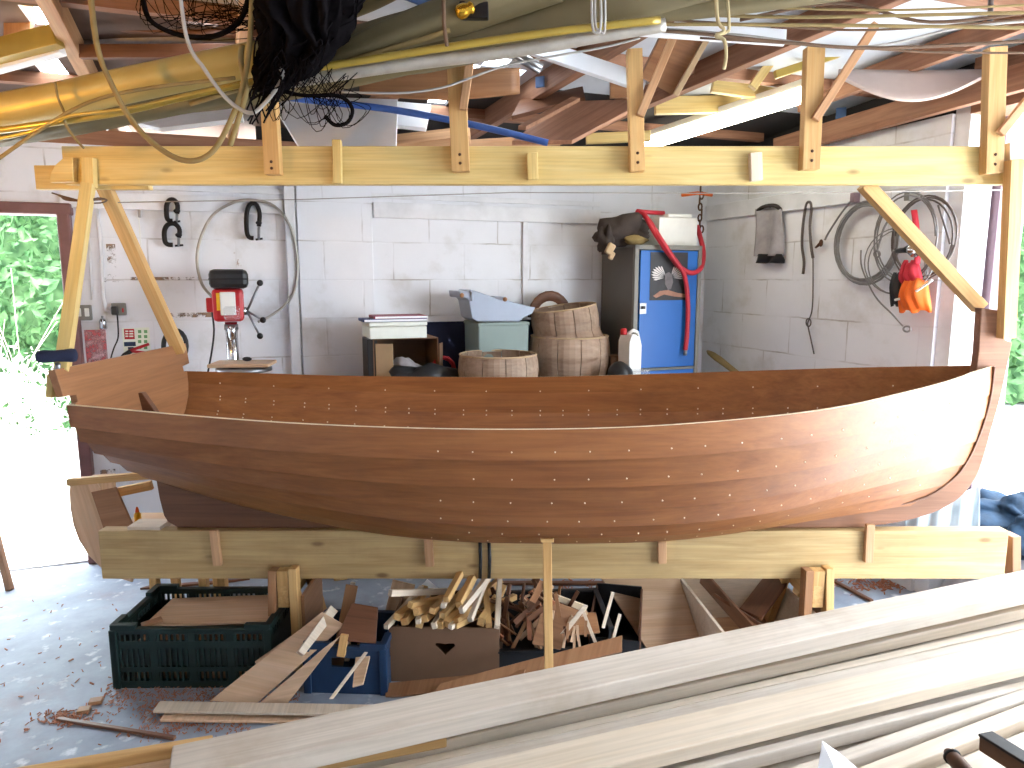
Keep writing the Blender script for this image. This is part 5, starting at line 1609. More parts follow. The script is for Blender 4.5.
# white box on top, jacket, hose
bx = empty('white_box', onback(679, 244, LQF - .15), TH, 'white lidded box on top of the blue locker', 'box')
q0, q1 = onback(659.5, 217, .40), onback(697, 243, .40)
xa, xb = (q0 - CORNER).dot(U), (q1 - CORNER).dot(U)
mb = MB(); mb.box(((xa + xb) / 2, -.27, (zt + q0.z) / 2 + .001), (xb - xa, .26, q0.z - zt - .002), ML); mb.build('body', M_['white_plastic'], bx, bevel=.006)
mb = MB(); mb.box(((xa + xb) / 2 + .01, -.28, q0.z + .012), ((xb - xa) * .62, .24, .022), ML); mb.build('lid', M_['white_plastic'], bx, bevel=.005)
jz = onback(622, 226, .32)
lump('jacket', V((jz.x, jz.y, zt + .085)), .12, (1.35, .9, .85), M_['fabric_dark'], 'dark crumpled jacket heaped on top of the locker', 'jacket', amp=.3, seed=12)
jz = onback(606, 226, .40)
lump('cloth_bundle', V((jz.x, jz.y, zt + .02)), .06, (.7, .8, 1.5), M_['fabric_dark'], 'dark cloth bundle hanging over the left edge of the locker', 'cloth', amp=.35, seed=21)
jz = onback(610, 249, .48)
mb = MB(); MG = Matrix.Translation(V((jz.x, jz.y, jz.z))) @ Matrix.Rotation(TH, 4, 'Z') @ Matrix.Rotation(.5, 4, 'Y')
mb.box((0, 0, 0), (.05, .03, .07), MG); mb.box((.03, 0, -.03), (.03, .028, .05), MG); tag(mb.build('leather_pouch', M_['cardboard_pale'], bevel=.008), 'tan leather pouch hanging at the left top corner of the locker', 'pouch')
jz = onback(636, 238, .42)
lump('rag', V((jz.x, jz.y, zt + .03)), .05, (1.5, .8, .6), M_['rope_olive'], 'small mustard coloured rag at the foot of the jacket', 'rag', amp=.2, seed=31)
ho = empty('red_hose', onback(670, 244, LQF), TH, 'thick red hose draped from the locker top down over its door', 'hose')
mb = MB(); mb.tube(smooth([onback(x, y, o) for x, y, o in ((637, 212, .34), (645, 216, .42), (652, 228, .50), (662, 244, .55), (672, 258, .54), (681, 268, .53), (692, 273, .53), (701, 268, .50), (703.5, 254, .42), (701, 240, .36), (697, 226, .30))], 6), .016, 10); mb.build('loop', M_['red_hose'], ho)
mb = MB(); mb.tube(smooth([onback(x, y, o) for x, y, o in ((642, 214, .36), (650, 222, .46), (660, 238, .55), (672, 256, .56), (683, 272, .55), (687, 290, .53), (688, 312, .53), (687, 335, .53), (685.5, 350, .53))], 6), .015, 10); mb.build('tail', M_['red_hose'], ho)
mb = MB(); mb.tube([onback(685.6, 349, .53), onback(685, 355.5, .53)], .012, 10); mb.build('end_fitting', M_['steel'], ho)
mb = MB(); mb.tube([onback(637, 211, .33), onback(650, 212.5, .33), onback(664, 213, .33)], .014, 8); mb.build('upper_run', M_['red_hose'], ho)
oc = empty('orange_tackle', onback(700, 215, .2), TH, 'rusty orange chain tackle hanging from the roof in the corner', 'tackle')
mb = MB()
for k in range(9):
    c = onback(700.5 + 1.2 * math.sin(k * 2), 190 + k * 5.6, .25)
    mb.tube([c + V((.012 * math.cos(a) * (1 if k % 2 else .3), .012 * math.cos(a) * (0 if k % 2 else 1), .024 * math.sin(a))) for a in [2 * PI * j / 10 for j in range(10)]], .006, 6, closed=True)
mb.build('chain', M_['rust'], oc)
mb = MB(); mb.tube([onback(682, 195, .25), onback(698, 193, .25), onback(712, 195, .25)], .012, 8); mb.build('hook_bar', M_['orange'], oc)
# ------------------------------------------------------------------ right wall
RN = -U
def rp(px, py, off=.03): return onright(px, py, off)
ap = empty('apron', rp(770, 208, .02), 0, 'grey work apron with dark hem hanging from a hook on the white wall', 'apron')
def apron_fn(x0, x1, y0, y1, amp=.014):
    def fn(u, v):
        p = rp(x0 + (x1 - x0) * u + 1.5 * math.sin(v * 3), y0 + (y1 - y0) * v, .03)
        return p + RN * (amp * math.sin(u * 9 + v * 2) * (.3 + v) + .01)
    return fn
mb = MB(); mb.grid(apron_fn(757, 783, 209, 256), 16, 12, t=.004); mb.build('cloth', M_['fabric_grey'], ap)
mb = MB(); mb.grid(apron_fn(759, 783.5, 254, 263), 16, 3, t=.005); mb.build('hem', M_['black'], ap)
mb = MB(); mb.tube(smooth([rp(757, 211), rp(763, 207, .06), rp(770, 205.5, .07), rp(776, 206, .06), rp(781, 210)], 4), .012, 8); mb.build('collar', M_['fabric_dark'], ap)
mb = MB(); mb.tube([rp(770, 203, .0), rp(770, 205, .05), rp(770, 208, .05)], .005, 6); mb.build('hook', M_['steel'], ap)
sp = empty('strap', rp(810, 205, .02), 0, 'dark strap with a knotted cord tail hanging on the right wall', 'strap')
mb = MB(); mb.tube(smooth([rp(803, 274), rp(804, 262), rp(802, 245), rp(803, 225), rp(806, 206), rp(809, 202), rp(811.5, 206), rp(810, 225), rp(811, 245), rp(813, 258)], 5), .0085, 8); mb.build('webbing', M_['wire_dark'], sp)
mb = MB(); mb.tube(smooth([rp(813, 256), rp(813, 285), rp(812, 310), rp(808, 322), rp(808, 326), rp(811, 340), rp(814, 354)], 5), .004, 6); mb.build('cord', M_['wire_dark'], sp)
mb = MB(); mb.tube([rp(808.5 + 2.4 * math.cos(a), 322.5 + 4 * math.sin(a)) for a in [2 * PI * k / 14 for k in range(14)]], .004, 6, closed=True); mb.build('knot', M_['wire_dark'], sp)
mb = MB(); mb.tube([rp(810, 192, .0), rp(810, 200, .02)], .006, 6); mb.build('hook', M_['steel'], sp)


def coil(name, px, py, r, turns, thick, mat, label, off=.04, sq=1.0, seed=1, tails=()):
    c = rp(px, py, off)
    t = empty(name, c, 0, label, 'coil', 'wire coils on the right wall')
    rr = random.Random(seed)
    mb = MB(); pts = []
    n = 30
    d1, d2, d3 = rr.uniform(0, 6), rr.uniform(.008, .02), rr.uniform(0, 6)
    for k in range(int(turns * n)):
        a = 2 * PI * k / n
        w_ = r * (1 + .05 * math.sin(k / n * 2.1 + d1)) + .012 * math.sin(3 * a / 2 + d3) * .5
        pts.append(c - W * (w_ * sq * math.cos(a)) + V((0, 0, w_ * math.sin(a))) + RN * (.006 * math.sin(k * .21) + .002 * (k / n)))
    mb.tube(pts, thick, 6); mb.build('turns', mat, t)
    for tl in tails:
        mb = MB(); mb.tube(smooth([rp(x, y, off + .01) for x, y in tl], 5), thick, 6); mb.build('tail', mat, t)
    return t


c1 = coil('wire_coil', 866, 243, .205, 6, .006, M_['wire'], 'thick grey wire rope coil, leftmost on the right wall', seed=2, sq=.98, tails=(((850, 202), (840, 215), (829, 232), (825, 240)),))
mb = MB(); q = rp(821, 243); mb.ball(q, .02, 8, (.5, 1, 1.1)); mb.tube([q, q - V((0, 0, .025)) + W * .04], [.012, .006], 6); mb.build('clip', M_['rust'], c1)
c2 = coil('wire_coil', 905, 238, .21, 3, .0042, M_['wire'], 'thinner grey wire coil with a long looped tail, overlapping the thick coil', seed=5, off=.06, sq=.85, tails=(((861, 250), (862, 268), (875, 296), (892, 314), (903, 326)),))
mb = MB(); mb.tube([rp(907 + 3.6 * math.cos(a), 329 + 2.8 * math.sin(a), .07) for a in [2 * PI * k / 14 for k in range(14)]], .005, 6, closed=True); mb.build('eye', M_['wire'], c2)
mb = MB(); mb.tube(smooth([rp(x, y, .08) for x, y in ((893, 213), (884, 228), (879, 245), (877, 252))], 4), .006, 6); mb.tube([rp(877 + 3 * math.cos(a), 254 + 3.2 * math.sin(a), .08) for a in [2 * PI * k / 14 for k in range(14)]], .005, 6, closed=True); mb.build('eye', M_['wire'], c2)
c3 = coil('wire_coil', 923, 238, .19, 3, .0045, M_['wire_dark'], 'dark wire coil nearest the big doorway, behind the orange bag', seed=9, off=.05, sq=.9, tails=(((938, 205), (946, 230), (950, 244)),))
c4 = coil('wire_coil', 898, 262, .16, 2, .0032, M_['wire'], 'slack thin wire loops hanging lowest around the orange bag', seed=14, off=.09, sq=1.2)
for nm, px, py in (('hook', 862, 198), ('hook', 917, 196)):
    mb = MB(); q = rp(px, py, .0); mb.bar(q, q + RN * .07, .03, .05); o = mb.build('coil_bracket', M_['post_purple'] if px < 900 else M_['locker_grey'], bevel=.003)
    tag(o, 'short bracket holding the thick wire coil' if px < 900 else 'short bracket holding the dark wire coil and the red strap', 'bracket')
ob = empty('orange_bag', rp(915, 290, .06), 0, 'orange and black bag with red strap hanging under the wire coils', 'bag')
def bag_fn(x0, x1, y0, y1, depth):
    def fn(u, v):
        ce = 2 * u - 1
        p = rp(x0 + (x1 - x0) * u + (v - .5) * 5 * ce, y0 + (y1 - y0) * v + 1.6 * math.sin(u * 14), .07)
        return p + RN * (depth * math.sqrt(max(0, 1 - ce * ce)) * (.35 + .65 * math.sin(PI * min(1, v * .9 + .08))) + .006 * math.sin(u * 26))
    return fn
mb = MB(); mb.grid(bag_fn(904, 930, 280, 311, .07), 30, 10, t=.006); mb.build('pouch', M_['orange'], ob)
mb = MB(); mb.grid(bag_fn(903, 922, 262, 286, .05), 20, 8, t=.006); mb.build('flap', M_['red_cloth'], ob)
mb = MB(); mb.grid(bag_fn(895, 906, 274, 305, .05), 10, 8, t=.006); mb.build('side_pocket', M_['black'], ob)
mb = MB(); mb.tube(smooth([rp(x, y, .1) for x, y in ((914, 210), (916, 225), (918, 245), (917, 264))], 4), .016, 6, squash=(.4, 1)); mb.build('strap', M_['red_cloth'], ob)
mb = MB(); mb.tube(smooth([rp(x, y, .13) for x, y in ((895, 300), (905, 297), (918, 290), (932, 280))], 4), .006, 6); mb.build('drawcord', M_['white_plastic'], ob)
to = empty('torch', rp(910, 250, .1), 0, 'black torch with a bright lens hanging among the wire coils', 'torch')
mb = MB(); mb.tube([rp(897, 251, .11), rp(905, 250, .12), rp(909, 249, .13)], [.012, .014, .02], 12); mb.build('body', M_['black'], to)
mb = MB(); mb.tube([rp(909, 249, .13), rp(915, 250, .14)], [.02, .036], 14); mb.build('lens', M_['chrome'], to)
# wooden paddle end
mb = MB(); a, b = onright(708, 351, .16), onright(738, 374, .28)
mb.tube([a, a.lerp(b, .12), a.lerp(b, .35), a.lerp(b, .7), b + (b - a) * .8], [.012, .028, .034, .028, .02], 10, squash=(.5, 1)); tag(mb.build('wooden_paddle', M_['rope_olive']), 'brown wooden paddle tip leaning against the right wall by the locker', 'paddle')
# string line across the workshop
mb = MB(); mb.tube([at(84, 203, 2.93), at(300, 199.5, 2.93), at(512, 192.5, 2.93), at(760, 193.5, 2.93), at(1008, 190, 2.93)], .0022, 5)
tag(mb.build('string_line', M_['rope_grey']), 'thin string stretched level below the overhead beam', 'string')
mb = MB()
for e in range(3):
    mb.tube(smooth([at(52 + 4 * e, 193 + e, 2.82), at(66, 197 + e * 1.5, 2.80), at(84, 201, 2.78), at(98, 198 + e, 2.80), at(107, 200, 2.84), at(100, 203, 2.9), at(84, 203, 2.93)], 4), .003, 5)
tag(mb.build('wire_twist', M_['rope_brown']), 'twisted wire tied around the yellow strut below the beam end', 'wire')

# ------------------------------------------------------------------ things beyond the bow, on the floor
c = at(1012, 540, 3.10)
def mound(name, c, rx, ry, h, mat, label, cat, seed=1, amp=.12, n=36, fr=5, t=0.0):
    rr = random.Random(seed)
    ph = [(rr.uniform(1, fr), rr.uniform(1, fr), rr.uniform(0, 6)) for _ in range(9)]
    def fn(u, v):
        a, r = 2 * PI * u, v
        x, y = r * math.cos(a), r * math.sin(a)
        z = (1 - r ** 2.6) * h
        z += amp * h * sum(math.sin(f[0] * x * 3 + f[2]) * math.cos(f[1] * y * 3 + f[2] * 2) for f in ph) / 2.2 * (1 - r ** 6)
        z += amp * h * .8 * abs(math.sin(7 * x + 5 * y + seed)) * (1 - r ** 4)
        return V((c.x + x * rx, c.y + y * ry, max(0.004, z)))
    mb = MB(); mb.grid(fn, n, n // 2)
    return tag(mb.build(name, mat), label, cat)
c0 = V((at(1030, 500, 3.2).x, 3.20, 0))
mound('dust_sheet', c0 + V((.05, .0, 0)), 0.42, .30, .50, M_['fabric_grey'], 'pale dust sheet heaped on the floor beyond the stem', 'sheet', seed=3)
cl = V((at(1006, 500, 3.16).x, 3.14, .56))
lump('cloth_bundle', cl + V((.02, 0, -.03)), .12, (1.5, 1.0, .55), M_['blue_cloth'], 'crumpled dark blue cloth lying on the dust sheet beyond the stem', 'cloth', amp=.55, seed=6, rz=.2, n=48)
lump('cloth_bundle', V((at(1030, 520, 3.0).x, 2.98, .47)), .10, (1.0, .8, .9), M_['blue_cloth'], 'smaller blue cloth fold hanging at the right edge over the dust sheet', 'cloth', amp=.5, seed=16, rz=.2, n=40)
def sheet_fn(u, v):
    x = 905 + 75 * u; top = 520 - 34 * (u ** .7)
    y = top + (545 - top) * v
    return at(x, y, 3.02 - .06 * v + .012 * math.sin(u * 22 + v * 2))
mb = MB(); mb.grid(sheet_fn, 30, 10, t=.002)
tag(mb.build('plastic_sheet', M_['sheet_plastic']), 'crinkled clear plastic sheet hanging behind the curve of the stem', 'sheet')
# ------------------------------------------------------------------ hedges outside
def hedge(name, x0, x1, y0, y1, h, n, label, seed, size=.07, mat='leaf', hfn=None):
    rr = random.Random(seed)
    mb = MB()
    for k in range(n):
        a = rr.random()
        x = x0 + (x1 - x0) * a
        bul = .25 * math.sin(x * 2.1 + seed) + .18 * math.sin(x * 5.3)
        f = rr.random()
        z = (hfn(a) if hfn else h) * rr.random() ** .9 * (1 + .05 * math.sin(x * 4))
        y = y0 + bul * .6 + (y1 - y0) * (rr.random() ** 2.2) + .12 * math.sin(z * 5 + x * 3)
        c = V((x, y, z)); s = size * rr.uniform(.6, 1.3)
        d = V((rr.gauss(0, 1), rr.gauss(-.6, .7), rr.gauss(.3, .8))).normalized()
        t1_ = d.orthogonal().normalized(); t2_ = d.cross(t1_)
        ang = rr.uniform(0, 6.28); e1 = t1_ * math.cos(ang) + t2_ * math.sin(ang); e2 = d.cross(e1)
        mb.add([c - e1 * s, c - e2 * s * .45 + d * s * .1, c + e1 * s, c + e2 * s * .45 + d * s * .1], [(0, 1, 2, 3)])
    # dark inner body
    o = mb.build(name, M_[mat])
    tag(o, label, 'hedge', kind='stuff')
    if hfn: return o
    mb = MB(); mb.box(((x0 + x1) / 2, (y0 + y1) / 2 + .5, h * .46), (x1 - x0, (y1 - y0) * .6 + .3, h * .92)); mb.build('inner_growth', M_['leaf'], o)
    return o
hedge('hedge', -9.5, -3.4, 7.4, 8.2, 3.3, 9000, 'dense green hedge outside beyond the left doorway', 3, .075)
hedge('hedge', 3.9, 11.5, 8.6, 9.5, 3.6, 10000, 'green hedge outside beyond the big doorway at the bow', 8, .085)
M_['leaf_sunlit'] = leafmat('sunlit_leaf', (176, 190, 160), (222, 226, 210))  # leaf colour paled to carry the glare of the sun
hedge('bush', -6.6, -4.15, 6.2, 7.0, 1.6, 2600, 'leafy bush low outside the left doorway, leaves coloured pale for sun glare', 13, .05, 'leaf_sunlit', lambda a: 1.75 - 1.2 * a ** 1.5)
mb = MB(); rr = random.Random(2)
for k in range(26):
    b0 = V((rr.uniform(-5.6, -4.55), rr.uniform(6.7, 7.2), 0)); hgt = rr.uniform(.7, 1.9)
    d = V((rr.uniform(-.5, .5), rr.uniform(-.3, .1), 1)); 
    mb.tube([b0, b0 + d * hgt * .5, b0 + d * hgt + V((rr.uniform(-.3, .3), 0, -.1))], [.005, .004, .002], 4)
tag(mb.build('dry_stalks', M_['pine_pale']), 'pale dry stalks in front of the hedge beyond the left doorway', 'stalks', kind='stuff')
# ------------------------------------------------------------------ fluorescent batten
a, b = onroof(640, 146, -.03), onroof(812, 92, -.03)
fl = empty('tube_light', a.lerp(b, .5), 0, 'long glowing fluorescent tube light under the rafters', 'light')
d = (b - a).normalized()
board('diffuser', a, b, .085, .06, M_['tube_light'], parent=fl, bevel=.012)
board('housing', a + V((0, 0, .045)), b + V((0, 0, .045)), .07, .035, M_['fitting'], parent=fl)
board('end_plate', b - d * .002, b + d * .012, .095, .09, M_['fitting'], parent=fl)
board('end_plate', a - d * .012, a + d * .002, .095, .09, M_['fitting'], parent=fl)
# the lamp out of view that lights the left part of the roof
bl = empty('hanging_bulb', V((-1.95, 1.5, 1.92)), 0, 'warm bulb over an added light-blocking bowl, hanging under the roof near the viewer', 'light')
mb = MB(); mb.ball((-1.95, 1.5, 1.92), .035, 14); mb.build('bulb', emit('warm_bulb', (255, 186, 60), BULB), bl)
mb = MB(); mb.lathe([(.02, 0), (.022, .02), (.018, .06), (.006, .07)], 14, Matrix.Translation(V((-1.95, 1.5, 1.95)))); mb.build('holder', M_['black'], bl)
mb = MB(); mb.lathe([(.015, -.13), (.05, -.12), (.085, -.085), (.105, -.03), (.108, -.028), (.088, -.088), (.052, -.124), (.015, -.134)], 24, Matrix.Translation(V((-1.95, 1.5, 1.92))), cap=False); mb.lathe([(.0, -.132), (.016, -.132)], 24, Matrix.Translation(V((-1.95, 1.5, 1.92)))); mb.build('light_block_bowl', M_['steel'], bl)  # unseen bowl added to keep the bulb's light off things below
mb = MB(); mb.tube([V((-1.95, 1.5, 2.01)), V((-1.95, 1.5, 2.62))], .004, 6); mb.build('cord', M_['black'], bl)


def path(pts, Y, k=6):
    ys = Y if isinstance(Y, (list, tuple)) else [Y] * len(pts)
    return smooth([at(x, y, yy) for (x, y), yy in zip(pts, ys)], k)


def rtab(pts_n, k, vals):
    n = (pts_n - 1) * k + 1
    return [interp([(i / (len(vals) - 1), v) for i, v in enumerate(vals)], j / (n - 1)) for j in range(n)]


def wrinkled(name, pts, Y, radii, mat, label, cat, amp=.12, fr=5, seed=1, n=20, squash=(1, 1), parent=None):
    """rolled sail: tube along pts with folds"""
    P = path(pts, Y, 6); R = rtab(len(pts), 6, [r for r in radii])
    rr = random.Random(seed); f = [(rr.randint(2, fr), rr.uniform(.1, .5), rr.uniform(0, 6)) for _ in range(4)]
    vs, fs = [], []
    up = V((0, 0, 1))
    for i, p in enumerate(P):
        t = (P[min(i + 1, len(P) - 1)] - P[max(i - 1, 0)]).normalized()
        nn = (up - t * up.dot(t)).normalized(); bi = t.cross(nn)
        for k in range(n):
            a = 2 * PI * k / n
            rad = R[i] * (1 + amp * sum(math.sin(q[0] * a + q[1] * i + q[2]) for q in f) / 2)
            vs.append(p + (nn * math.cos(a) * squash[0] + bi * math.sin(a) * squash[1]) * rad)
    for i in range(len(P) - 1):
        for k in range(n):
            l = (k + 1) % n
            fs.append((i * n + k, i * n + l, (i + 1) * n + l, (i + 1) * n + k))
    fs.append(tuple(range(n - 1, -1, -1))); fs.append(tuple((len(P) - 1) * n + k for k in range(n)))
    mb = MB(); mb.add(vs, fs, True)
    o = mb.build(name, mat, parent)
    return tag(o, label, cat) if label else o


# big spars and rolled sails lying across under the roof
wrinkled('covered_spar', [(-70, 125), (40, 104), (120, 87), (200, 70), (262, 57)], 2.42, [.058, .056, .054, .053, .052], M_['warm_lit_cover'], 'thick covered spar, canvas tinted gold by warm light, rising from the left edge to the black netting', 'spar', amp=.02, seed=4)
wrinkled('rolled_sail', [(-70, 142), (60, 121), (150, 101), (250, 82), (330, 62), (420, 44), (520, 24), (640, 4), (760, -16)], [2.52, 2.52, 2.52, 2.52, 2.52, 2.50, 2.48, 2.44, 2.42], [.045, .05, .06, .07, .088, .095, .08, .055, .03], M_['olive_sail'], 'long olive rolled sail bundle hanging across under the roof', 'sail', amp=.11, seed=9, squash=(1, .8))
wrinkled('rolled_sail', [(300, 70), (380, 40), (470, 10), (560, -14)], 2.40, [.02, .045, .06, .05], M_['olive_sail'], 'second olive sail fold splaying up to the right of the black netting', 'sail', amp=.16, seed=19)
wrinkled('rolled_sail', [(560, 26), (650, 14), (760, 2), (900, -14)], [2.46, 2.44, 2.42, 2.4], [.018, .024, .026, .02], M_['olive_sail'], 'thin olive sail roll tapering off towards the right of the roof', 'sail', amp=.14, seed=29)
for nm, pts, Y, r, mt, lab, cat in (
    ('oar', [(-40, 136), (110, 114), (180, 98), (260, 80)], 2.34, .011, 'gold', 'slim gold varnished pole under the covered spar', 'pole'),
    ('oar', [(262, 76), (360, 61), (455, 46), (560, 31), (660, 20)], 2.34, .012, 'gold', 'gold varnished oar shaft below the olive sail', 'pole'),
    ('spar', [(285, 82), (400, 65), (512, 51), (600, 36), (665, 25)], 2.38, .021, 'grey_alu', 'pale grey metal spar lowest below the olive sail', 'spar'),
    ('pole', [(190, 104), (250, 86), (330, 66), (420, 40), (450, 30)], 2.36, .008, 'rope_olive', 'thin olive pole crossing in front of the sail bundle', 'pole'),
    ('pole', [(330, 20), (372, 4), (400, -10)], 2.6, .022, 'olive_sail', 'short stub of olive pole above the sails by the netting', 'pole'),
):
    mb = MB(); mb.tube(path(pts, Y), r, 12); tag(mb.build(nm, M_[mt]), lab, cat)
mb = MB(); M0_ = None
board('gold_batten', at(-60, 66, 2.75), at(58, 36, 2.75), .07, .055, M_['gold'], up=(0, -1, 0), label='gold varnished square spar at the upper left corner', cat='spar')
board('white_strip', at(-60, 84, 2.80), at(62, 50, 2.80), .03, .05, M_['white_board'], up=(0, -1, 0), label='whitish strip under the gold square spar at the upper left', cat='strip')
board('roof_board', at(20, -20, 2.85), at(18, 45, 2.85), .10, .02, M_['ply'], up=(0, -1, 0), label='brown board standing up behind the gold square spar', cat='board')
board('cross_beam', at(76, 25, 2.95), at(270, 33, 2.95), .04, .03, M_['ply_dark'], up=(0, -1, 0), label='dark brown batten across the roof behind the rope loops, upper of two', cat='batten')
board('cross_beam', at(80, 52, 2.90), at(255, 51, 2.95), .05, .03, M_['ply_dark'], up=(0, -1, 0), label='dark brown batten across the roof above the pale sheet', cat='batten')
qboard('roof_sheet', [at(95, 62, 3.0), at(230, 48, 3.0), at(240, 33, 3.2), at(90, 36, 3.2)], .01, M_['olive_sail'], 'olive folded sheet lying on the roof battens left of the netting', 'sheet')
wrinkled('rolled_sheet', [(84, 48), (130, 42), (190, 42), (250, 52)], 3.05, [.035, .045, .05, .04], M_['fabric_grey'], 'pale rolled sheet resting above the covered spar', 'sheet', amp=.1, seed=41)
# boards stored up under the rafters
qboard('foam_sheet', [at(268, 96, 3.35), at(398, 102, 3.35), at(396, 150, 3.1), at(300, 150, 3.1)], .02, M_['white_board'], 'large white sheet stored under the rafters behind the black netting', 'sheet')
qboard('foam_sheet', [at(380, 102, 3.45), at(431, 106, 3.45), at(426, 130, 3.3), at(372, 124, 3.3)], .02, M_['white_board'], 'smaller white sheet beside the large white sheet', 'sheet')
qboard('foam_sheet', [at(110, 120, 3.3), at(240, 98, 3.3), at(244, 122, 3.1), at(160, 128, 3.1)], .02, M_['white_board'], 'white sheet under the covered spar left of the netting', 'sheet')
mb = MB(); mb.tube(path([(232, 88), (300, 99), (380, 108), (440, 118), (500, 131), (548, 143)], 3.05), .014, 8); tag(mb.build('blue_pipe', M_['blue_pipe']), 'long blue plastic pipe stored under the rafters', 'pipe')
def sag(name, x0, x1, y0, y1, Ya, Yb, dip, mat, label, cat):
    def fn(u, v):
        x = x0 + (x1 - x0) * u
        return at(x, y0 + (y1 - y0) * v + dip * math.sin(PI * u) * (v if dip > 0 else 1), Ya + (Yb - Ya) * v)
    mb = MB(); mb.grid(fn, 16, 6, t=.012); return tag(mb.build(name, mat), label, cat)
sag('curved_ply', 360, 520, 70, 94, 3.0, 2.95, 6, M_['ply'], 'bowed brown plywood sheet stored behind the second hanger', 'board')
sag('curved_ply', 838, 985, 72, 78, 3.3, 3.2, 24, plain('dusty_ply', (186, 168, 160), 0.7, var=.1, scale=3), 'pale sagging plywood sheet below the rafters at the right', 'board')
qboard('roof_board', [at(512, 142, 3.2), at(566, 104, 3.5), at(650, 100, 3.5), at(572, 143, 3.2)], .02, M_['rafter'], 'wide reddish board stored between two rafters in the middle', 'board')
qboard('roof_board', [at(518, 128, 3.15), at(526, 128, 3.15), at(580, 100, 3.4), at(572, 98, 3.4)], .02, M_['rafter'], 'narrow batten lying along the wide reddish board', 'board')
qboard('roof_board', [at(512, 120, 3.5), at(585, 97, 3.5), at(583, 90, 3.6), at(520, 100, 3.6)], .02, M_['ply_dark'], 'reddish board end above the wide reddish board', 'board')
qboard('roof_board', [at(360, 142, 3.6), at(470, 130, 3.6), at(470, 140, 3.5), at(380, 150, 3.5)], .04, M_['rafter_pale'], 'pale timber length behind the overhead beam near the second hanger', 'board')
board('roof_board', at(430, 148, 3.7), at(560, 140, 3.7), .05, .04, M_['rafter_pale'], up=(0, -1, 0), label='pale batten behind the overhead beam right of the second hanger', cat='board')
board('roof_board', at(586, 139, 3.8), at(650, 136, 3.8), .05, .04, M_['pine_yellow'], up=(0, -1, 0), label='yellow batten behind the overhead beam at the left end of the tube light', cat='board')
board('white_batten', at(520, 42, 3.0), at(645, 84, 3.0), .075, .02, M_['white_board'], up=(0, -1, .4), label='long white painted batten slanting down behind the third hanger', cat='batten')
qboard('boxed_board', [at(640, 76, 2.98), at(672, 94, 2.98), at(702, 38, 2.90), at(662, 32, 2.90)], .06, M_['ply'], 'brown boxed board with a shiny taped edge beside the long brace', 'board')
board('tape_edge', at(675, 95, 2.95), at(707, 38, 2.88), .022, .07, M_['cardboard_pale'], up=(0, -1, 0), label='pale shiny taped strip along the brown boxed board', cat='strip')
board('white_batten', at(640, 28, 2.75), at(785, 38, 2.75), .05, .03, M_['white_board'], up=(0, -1, 0.2), label='white batten under the roof above the brown boxed board', cat='batten')
board('yellow_joist', at(655, 106, 3.9), at(740, 104, 3.9), .085, .045, M_['pine_yellow'], up=(0, -1, 0), label='yellow lit joist above the tube light, lower of two', cat='joist')
board('yellow_joist', at(712, 86, 3.7), at(800, 99, 3.7), .06, .045, M_['pine_yellow'], up=(0, -1, 0), label='yellow lit joist above the tube light, upper of two', cat='joist')
board('yellow_joist', at(752, 88, 3.5), at(772, 60, 3.5), .04, .035, M_['pine_yellow'], up=(0, -1, 0), label='upright yellow timber beside the tube light', cat='joist')
board('gold_pole', at(775, 75, 3.4), at(850, 50, 3.4), .035, .03, M_['gold'], up=(0, -1, 0), label='gold coloured pole stored behind the fourth hanger', cat='pole')
qboard('ply_block', [at(610, 98, 3.4), at(634, 98, 3.4), at(634, 80, 3.4), at(610, 76, 3.4)], .03, M_['ply'], 'square plywood block left of the third hanger', 'board')
mb = MB(); mb.tube([at(513, 51, 2.8), at(542, 68, 2.8)], .014, 8); mb.tube([at(510, 55, 2.8), at(540, 72, 2.8)], .01, 8); tag(mb.build('steel_bracket', M_['steel']), 'grey steel bracket under the sails left of the white batten', 'bracket')
# blue nail plates on the rafters
RB = [o for o in bpy.data.objects if o.name.startswith('roof_beam')]
for (x, y, s) in ((540, 82, 9), (654, 95, 10), (720, 70, 12), (841, 113, 9), (406, 70, 4)):
    best = None
    p = onroof(x, y, .05); p = p + (CAM - p).normalized() * .03
    mb = MB(); mb.box((0, 0, 0), (s / F * p.y, .012, s / F * p.y * 1.1), Matrix.Translation(p) @ Matrix.Rotation(-.5, 4, 'Z'))
    tag(mb.build('nail_plate', M_['blue_tape'], bevel=.002), {540: 'blue strap wrapped around the rafter beside the steel bracket', 654: 'blue strap around the rafter just right of the third hanger', 720: 'largest blue plate, on the rafter above the tube light', 841: 'blue plate on the rafter right of the fourth hanger', 406: 'tiny blue plate on the rafter under the olive sail'}[x], 'plate')
